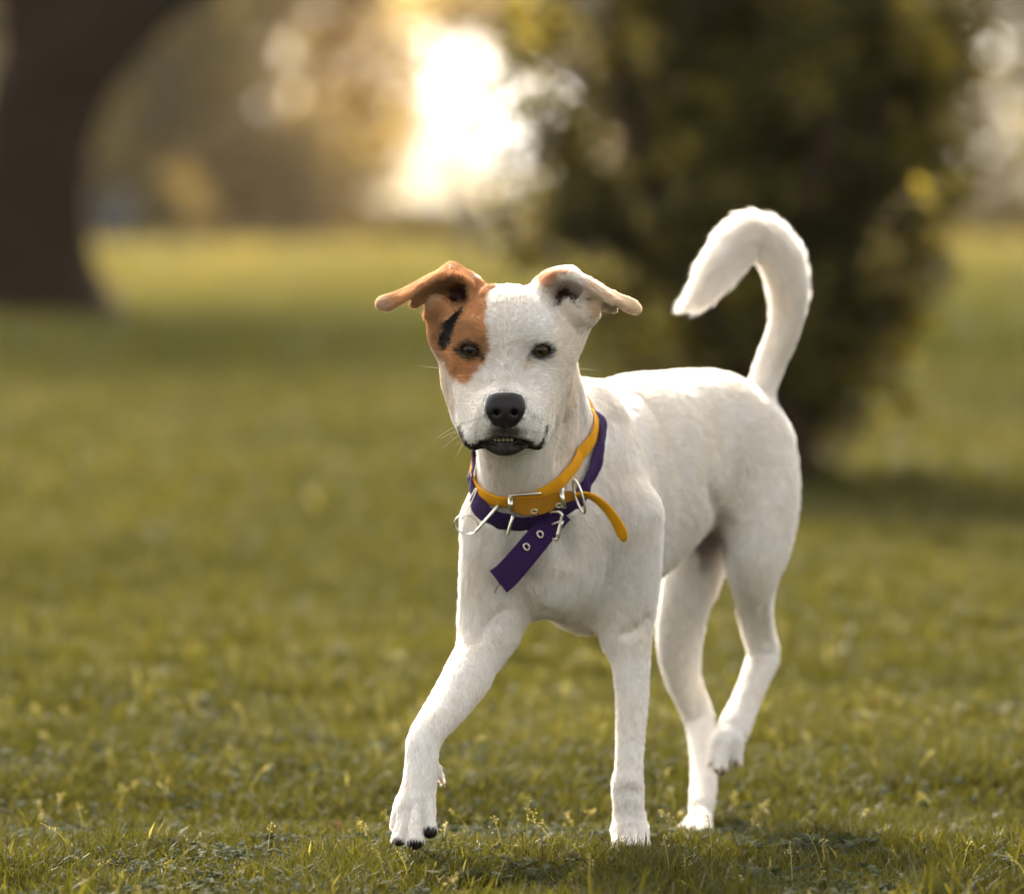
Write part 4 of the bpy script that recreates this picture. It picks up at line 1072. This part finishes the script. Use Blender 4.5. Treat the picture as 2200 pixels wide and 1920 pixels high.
    b = (np.arange(n) * (M_ + 1))[:, None, None]
    tri = np.array([[0, 1 + q, 1 + (q + 1) % M_, 1 + (q + 2) % M_] for q in range(0, M_, 2)])
    c_ = mesh('ground_cover_leaves', Vv, (b + tri[None]).reshape(-1, 4), lm.m, smooth=False); float_attr(c_.data, 'rnd', np.repeat(rng.random(n), M_ + 1)); tag(c_, kind='stuff')
    # flowering grass heads
    sm_ = leafmat('seed_head', [(0.0, (0.08, 0.085, 0.03)), (0.6, (0.19, 0.18, 0.09)), (1.0, (0.34, 0.30, 0.20))], 0.3, 0.8)
    Vs, Fs, Cs = [], [], []; o = 0
    for _ in range(420):
        yy = -0.9 + 2.6 * random.random(); xx = random.uniform(-1, 1) * 1.3
        hh = random.uniform(0.03, 0.072); la = random.uniform(0, 6.28); le = random.uniform(.1, .8); z0 = float(ground_z(xx, yy))
        tone = random.random()
        st = [np.array([xx + math.cos(la) * hh * le * t * t, yy + math.sin(la) * hh * le * t * t, z0 + hh * t * (1 - .25 * le * t)]) for t in (0, .35, .7, 1)]
        for p0, p1 in zip(st[:-1], st[1:]):
            wv = np.array([0.0004, 0, 0]); Vs += [p0 - wv, p0 + wv, p1 + wv, p1 - wv]; Fs.append((o, o + 1, o + 2, o + 3)); Cs += [tone * .6] * 4; o += 4
        for q in range(random.randint(9, 20)):
            t = random.uniform(.55, 1.0); b0 = st[2] * (1 - (t - .55) / .45) + st[3] * ((t - .55) / .45)
            sp_ = 0.010 * (1.15 - t); d = np.array([random.gauss(0, 1), random.gauss(0, 1), random.gauss(.3, .6)]); d /= np.linalg.norm(d)
            p0 = b0 + d * sp_ * random.uniform(.2, 1.5); ln = random.uniform(.0014, .003); dd_ = norm(d + np.array([0, 0, .8])); sd_ = norm(np.cross(dd_, [0.3, 1, .2])) * ln * .28
            Vs += [p0, p0 + dd_ * ln * .5 + sd_, p0 + dd_ * ln, p0 + dd_ * ln * .5 - sd_]; Fs.append((o, o + 1, o + 2, o + 3)); Cs += [min(1, tone + random.uniform(0, .3))] * 4; o += 4
    s_ = mesh('grass_seed_heads', np.array(Vs), np.array(Fs), sm_.m, smooth=False); float_attr(s_.data, 'rnd', np.array(Cs)); tag(s_, kind='stuff')

    # ---- leaves for trees and bushes
    def leaf_cloud(ctr, nrm_dir, size, aspect=0.45):
        n = len(ctr); d = rng.normal(0, 1, (n, 3)); d /= np.linalg.norm(d, axis=1)[:, None]
        e = np.cross(d, rng.normal(0, 1, (n, 3))); e /= np.linalg.norm(e, axis=1)[:, None]
        s = size * rng.uniform(.6, 1.4, n)[:, None]; f = np.cross(d, e)
        Vv = np.stack([ctr - d * s, ctr + e * s * aspect + f * s * .12, ctr + d * s, ctr - e * s * aspect + f * s * .12], 1).reshape(-1, 3)
        return Vv, np.arange(n * 4).reshape(-1, 4)
    def crown_pts(n, blobs, gap=0.0, scale=0.5, shell=.35):
        """points through a set of ellipsoid blobs (cx, cy, cz, rx, ry, rz), thinned by noise into clumps and gaps"""
        B = np.array(blobs, float); vol = B[:, 3] * B[:, 4] * B[:, 5]; k = rng.choice(len(B), int(n * 1.0), p=vol / vol.sum())
        d = rng.normal(0, 1, (len(k), 3)); d /= np.linalg.norm(d, axis=1)[:, None]
        r = rng.random(len(k)) ** shell
        p = B[k, :3] + d * r[:, None] * B[k, 3:]
        return p[hash3(p / scale, 41) > gap]
    def bark(name, col, sc=6):
        m = Mat(name, col, 1.0, Specular_IOR_Level=0.05); nz = m.noise(sc, 8, .7, 1.0); m.l(m.ramp(nz, [(0.3, tuple(c * .55 for c in col)), (0.7, tuple(c * 1.5 for c in col))]), m.b.inputs['Base Color']); m.bump(nz, .8, .05); return m
    def limb(paths, mat, name, parent, n=14):
        vs, fs, o = [], [], 0
        for pts, rad in paths:
            q = catmull(np.concatenate([np.array(pts, float), np.array(rad, float)[:, None]], 1), 14)
            v, f = cone_tube(q[:, :3], q[:, 3], n); vs += list(v); fs += [tuple(a + o for a in x) for x in f]; o += len(v)
        return mesh(name, vs, fs, mat, parent)

    # big dark tree on the left, 28 m away
    dB = 9000 * 0.70 / 218
    t = empty('park_tree', tuple(PM(60, 650, dB))); base = np.array(t.location); base[2] = ground_z(base[0], base[1]); t.location = base
    tag(t, 'big dark broadleaf tree at the left edge of the lawn, its trunk forking above', 'tree')
    bm_ = bark('dark_bark', (0.013, 0.0060, 0.0033), 3)
    W = lambda X, Y: PM(X, Y, dB)
    limb([([W(72, 662), W(70, 610), W(64, 520), W(62, 380), W(80, 240), W(125, 120), W(180, 20), W(230, -120), W(300, -400)], [.78, .54, .40, .36, .375, .39, .34, .27, .12]),
          ([W(110, 220), W(190, 110), W(290, 10), W(430, -90), W(640, -230)], [.26, .25, .22, .17, .08]),
          ([W(95, 250), W(70, 100), W(60, -60), W(20, -300)], [.26, .22, .22, .10]),
          ([W(70, 640), W(150, 655), W(215, 668)], [.30, .16, .05]), ([W(60, 640), W(-30, 655), W(-90, 670)], [.30, .18, .05])], bm_.m, 'trunk', t)
    c0 = W(150, -300); blobs = [(c0[0] - 3.0, c0[1], c0[2] + 1.8, 3.6, 3.4, 2.0), (c0[0] + .8, c0[1] + 0.5, c0[2] + 2.6, 3.6, 3.4, 2.2), (c0[0] - 5.5, c0[1] + 1, c0[2] + 1.5, 2.6, 3, 1.8), (c0[0] - .5, c0[1], c0[2] + 4.2, 3.6, 3, 2), (W(200, -20)[0], c0[1], W(0, -40)[2], 0.7, .6, 0.30)]
    oak = leafmat('oak_leaf', [(0, (0.030, 0.035, 0.010)), (.6, (0.075, 0.075, 0.018)), (1, (0.14, 0.11, 0.03))], .4)
    p_ = crown_pts(10000, blobs, .35, .7); v, f = leaf_cloud(p_, None, .09); c = mesh('crown', v, f, oak.m, t); float_attr(c.data, 'rnd', np.repeat(rng.random(len(p_)), 4))

    # evergreen bush behind the dog, 11.5 m away
    dS = 11.6
    S_ = lambda X, Y, e=0: PM(X, Y, dS + e)
    b0 = S_(1590, 960); b0[2] = ground_z(b0[0], b0[1])
    t = empty('evergreen_bush', tuple(b0)); tag(t, 'tall dark green bush with small glossy leaves behind the dog\'s back and tail', 'bush')
    bk_ = bark('bush_bark', (0.05, 0.033, 0.02), 8)
    limb([([b0 - np.array([0, 0, .05]), S_(1580, 760), S_(1540, 560, .05), S_(1530, 350), S_(1500, 120, .1), S_(1480, -150)], [.075, .06, .055, .045, .035, .02]),
          ([b0 - np.array([0, 0, .05]), S_(1610, 800, .1), S_(1690, 560, .1), S_(1740, 300), S_(1770, 0)], [.06, .05, .04, .03, .02]),
          ([S_(1570, 800), S_(1440, 640, -.1), S_(1340, 460), S_(1260, 240), S_(1220, 0)], [.045, .04, .03, .025, .015]),
          ([S_(1540, 520), S_(1640, 330, -.2), S_(1700, 120, -.2)], [.035, .025, .015]), ([S_(1400, 580), S_(1270, 500, .1), S_(1160, 420, .1)], [.03, .02, .01])], bk_.m, 'stems', t)
    px = 1 / 776.0
    bl = []
    for X, Y, rx, rz, e in ((1560, 120, 260, 240, 0), (1330, 120, 210, 220, .2), (1760, 150, 170, 230, .1), (1450, 420, 250, 210, 0), (1240, 470, 175, 170, .1), (1690, 430, 190, 200, .1),
                            (1590, 660, 220, 210, 0), (1340, 680, 180, 150, .1), (1740, 640, 110, 150, .2), (1620, 850, 140, 110, .1), (1500, -150, 380, 200, 0), (1450, 820, 160, 110, .2), (1190, 250, 130, 170, .2), (1120, 60, 120, 120, .3), (1850, 80, 150, 180, .2), (1840, 330, 130, 180, .2), (1800, 560, 120, 150, .2), (1760, 780, 90, 120, .3), (1120, 430, 70, 80, .1)):
        q = S_(X, Y, e); bl.append((q[0], q[1], q[2], rx * px, (rx + rz) / 2 * px * 1.1, rz * px))
    bushm = leafmat('bush_leaf', [(0, (0.022, 0.020, 0.007)), (.45, (0.040, 0.036, 0.009)), (.75, (0.12, 0.108, 0.020)), (1, (0.30, 0.25, 0.040))], .42, .65); bushm.b.inputs['Specular IOR Level'].default_value = .15
    p_ = crown_pts(54000, bl, .42, .10); q = S_(1060, 260); q2 = S_(1040, 480)
    p_ = np.concatenate([p_, crown_pts(900, [(q[0], q[1] + .2, q[2], 130 * px, .2, 300 * px), (q2[0], q2[1] + .2, q2[2], 70 * px, .2, 90 * px)], .25, .06)])
    v, f = leaf_cloud(p_, None, .021, .42); c = mesh('foliage', v, f, bushm.m, t)
    float_attr(c.data, 'rnd', np.repeat(np.clip(hash3(p_ / .12, 51) * 1.1 - .1 + rng.normal(0, .12, len(p_)), 0, 1), 4))
    # low shrubs behind the dog's legs to the right and at the back of the lawn
    # far trees, each its own thing
    fm = [leafmat('autumn_leaf', [(0, (0.19, 0.145, 0.070)), (.6, (0.35, 0.27, 0.14)), (1, (0.50, 0.41, 0.24))], .55), leafmat('dull_leaf', [(0, (0.07, 0.060, 0.018)), (.6, (0.15, 0.118, 0.033)), (1, (0.26, 0.20, 0.065))], .5)]
    fb = bark('far_bark', (0.12, 0.085, 0.06), 1)
    def far_tree(X, d, h, r, dens, k, label, low=0.12, gap=.3):
        q = PM(X, 500, d); q[2] = ground_z(q[0], q[1])
        t = empty('far_tree', tuple(q)); tag(t, label, 'tree', 'trees along the far side of the lawn')
        pth = [([q + np.array([0, 0, z * h]) + np.array([math.sin(z * 5 + X) * .15, 0, 0]) for z in (0, .3, .6, .95)], [.035 * h * .6, .024 * h * .6, .014 * h * .6, .01])]
        for a in range(6):
            an = a * 1.05 + X; z = .25 + .09 * a
            pth.append(([q + np.array([0, 0, z * h]), q + np.array([math.cos(an) * r * .4, math.sin(an) * r * .4, (z + .12) * h]), q + np.array([math.cos(an) * r * .8, math.sin(an) * r * .8, (z + .2) * h])], [.008 * h, .005 * h, .01]))
        limb(pth, fb.m, 'trunk', t, 8)
        bb = []
        for a in range(9):
            an = a * 2.4 + X; rr = r * .55 * math.sqrt((a + .5) / 9)
            zz = h * (low + (.95 - low) * ((a * .618) % 1))
            bb.append((q[0] + math.cos(an) * rr, q[1] + math.sin(an) * rr, q[2] + zz, r * .55, r * .55, h * .20))
        p_ = crown_pts(int(dens), bb, gap, r * .18)
        v, f = leaf_cloud(p_, None, .02 * h + .03, .5); c = mesh('crown', v, f, fm[k].m, t); float_attr(c.data, 'rnd', np.repeat(rng.random(len(p_)), 4))
    FT = [(-60, 95, 9, 4.0, 9000, 1, 'dull green tree far behind the trunk of the big tree at the left edge', .05, .2), (230, 100, 10, 3.8, 9000, 1, 'dull brown tree just right of the big dark trunk, far side of the lawn', .03, .2),
          (350, 112, 11, 4.2, 11000, 0, 'golden brown tree second from the big trunk at the far edge of the lawn', .03, .12), (490, 105, 11, 3.8, 7000, 0, 'golden tree in the middle of the far row, left of the bright gap', .02, .22),
          (625, 118, 11, 3.8, 6000, 0, 'thin golden tree at the left side of the bright gap in the far row', .02, .3), (800, 136, 5.0, 3.4, 1500, 0, 'low sparse young tree added to soften the glow in the left part of the bright gap', .1, .4),  # the two low young trees are added to turn the glow creamy
          (925, 130, 4.5, 2.8, 700, 0, 'very thin low young tree added to soften the glow in the right part of the bright gap', .1, .4), (1050, 131, 10, 7.5, 9000, 0, 'tall tree behind the left edge of the evergreen bush, crown hanging over the bright gap', .64, .30), (1190, 120, 10, 3.2, 2600, 0, 'tree seen through the left side of the evergreen bush', .02, .35),
          (1290, 112, 10, 3.8, 7000, 1, 'brown tree hidden mostly behind the evergreen bush', .02, .25), (1480, 118, 11, 4, 7000, 1, 'dull tree straight behind the evergreen bush', .02, .25),
          (1680, 110, 10, 3.8, 6500, 1, 'dull tree behind the right half of the evergreen bush', .02, .3), (1880, 104, 9, 3.2, 4200, 1, 'brown tree right of the evergreen bush below the bright patch of sky', .02, .35), (2150, 100, 10, 3.0, 6000, 1, 'brown tree at the right edge of the far row', .02, .3)]
    for a in FT: far_tree(*a)
    # blue-grey bin beside the big trunk and two posts on the lawn
    bx = PM(228, 490, 96); bx[2] = ground_z(bx[0], bx[1])
    t = empty('litter_bin', tuple(bx)); tag(t, 'blue grey litter bin standing far off just right of the big dark trunk', 'bin')
    def prism(r0, r1, z0, z1, n=20):
        vs = [bx + np.array([math.cos(2 * math.pi * k / n) * r, math.sin(2 * math.pi * k / n) * r, z]) for r, z in ((r0, z0), (r1, z1)) for k in range(n)]
        return vs, [(k, (k + 1) % n, n + (k + 1) % n, n + k) for k in range(n)] + [tuple(range(n))[::-1], tuple(range(n, 2 * n))]
    v, f = prism(.42, .48, 0, .95); mesh('bin_body', v, f, Mat('bin_blue_grey', (0.045, 0.05, 0.065), .8).m, t, smooth=False)
    v, f = prism(.52, .38, .952, 1.12); mesh('lid', v, f, Mat('bin_lid', (0.05, 0.05, 0.06), .5).m, t, smooth=False)
    pm_ = Mat('weathered_post', (0.22, 0.19, 0.16), .85); pm_.bump(pm_.noise(20, 5), .5, .01)
    for X, d, h, lab in ((942, 49, .95, 'taller grey wooden post standing on the lawn below the bright gap'), (1004, 53, .75, 'shorter grey wooden post on the lawn next to the taller one')):
        q = PM(X, 560, d); q[2] = ground_z(q[0], q[1])
        v, f = cone_tube([q - np.array([0, 0, .1]), q + np.array([0, 0, h * .9]), q + np.array([0.01, 0, h * .97]), q + np.array([.01, 0, h])], [.075, .07, .065, .03], 12)
        tag(mesh('wooden_post', v, f, pm_.m), lab, 'post', 'posts on the lawn')
    # a few fallen leaves
    fl_ = Mat('dry_leaf', (0.28, 0.13, 0.04), .7)
    for k, (X, Y, lab) in enumerate(((676, 1654, 'small orange dry leaf standing in the grass left of the raised paw'), (1755, 1415, 'pale brown dry leaf lying far right on the lawn'))):
        zz = .02; d = (CH - zz) * FPX / (Y - 430); q = PM(X, Y, d)
        n_ = 10; rr = .0055 if k == 0 else .011
        vs = [q + np.array([rr * math.cos(2 * math.pi * a / n_) * (1.1 if a % 2 else .8), rr * .35 * math.sin(4 * math.pi * a / n_), rr * math.sin(2 * math.pi * a / n_) * (1.3 if a % 2 else 1.0)]) for a in range(n_)] + [q + np.array([0, -.002, 0])]
        tag(mesh('fallen_leaf', vs, [(a, (a + 1) % n_, n_) for a in range(n_)], fl_.m, smooth=False), lab, 'leaf', 'dry leaves on the lawn')
    # hedge along the far edge of the lawn
    q0 = PM(150, 470, 124); n = 26000
    x = rng.uniform(-30, 34, n); hm = fm[1]
    zt = 0.55 + .6 * hash3(np.stack([x / 3, x * 0, x * 0], 1), 61)
    y_ = 121 + rng.uniform(-1, 1, n); z = rng.random(n) * zt
    p_ = np.stack([x, y_, ground_z(x, y_) + z], 1); v, f = leaf_cloud(p_, None, .16, .5)
    hg = mesh('hedge', v, f, hm.m); float_attr(hg.data, 'rnd', np.repeat(rng.random(n), 4)); tag(hg, 'long low brownish hedge closing the far side of the lawn', 'hedge')
if ENV: build_env()
# ------------------------------------------------------------------ haze: warm evening air
HAZE = 1
if ENV and HAZE:
    x0, x1, y0, y1, z0, z1 = -70, 80, -8, 175, -1.5, 16
    hv = [(x, y, z) for x in (x0, x1) for y in (y0, y1) for z in (z0, z1)]
    hf = [(0, 1, 3, 2), (4, 6, 7, 5), (0, 4, 5, 1), (2, 3, 7, 6), (0, 2, 6, 4), (1, 5, 7, 3)]
    hm = bpy.data.materials.new('haze'); hm.use_nodes = True; n_ = hm.node_tree; n_.nodes.clear()
    ho = n_.nodes.new('ShaderNodeOutputMaterial'); pv = n_.nodes.new('ShaderNodeVolumePrincipled')
    pv.inputs['Color'].default_value = (1.0, 0.87, 0.64, 1); pv.inputs['Density'].default_value = 0.00012; pv.inputs['Anisotropy'].default_value = 0.6
    n_.links.new(pv.outputs[0], ho.inputs['Volume'])
    h = mesh('haze', hv, hf, hm, smooth=False); tag(h, kind='stuff')
    S.cycles.volume_bounces = 0
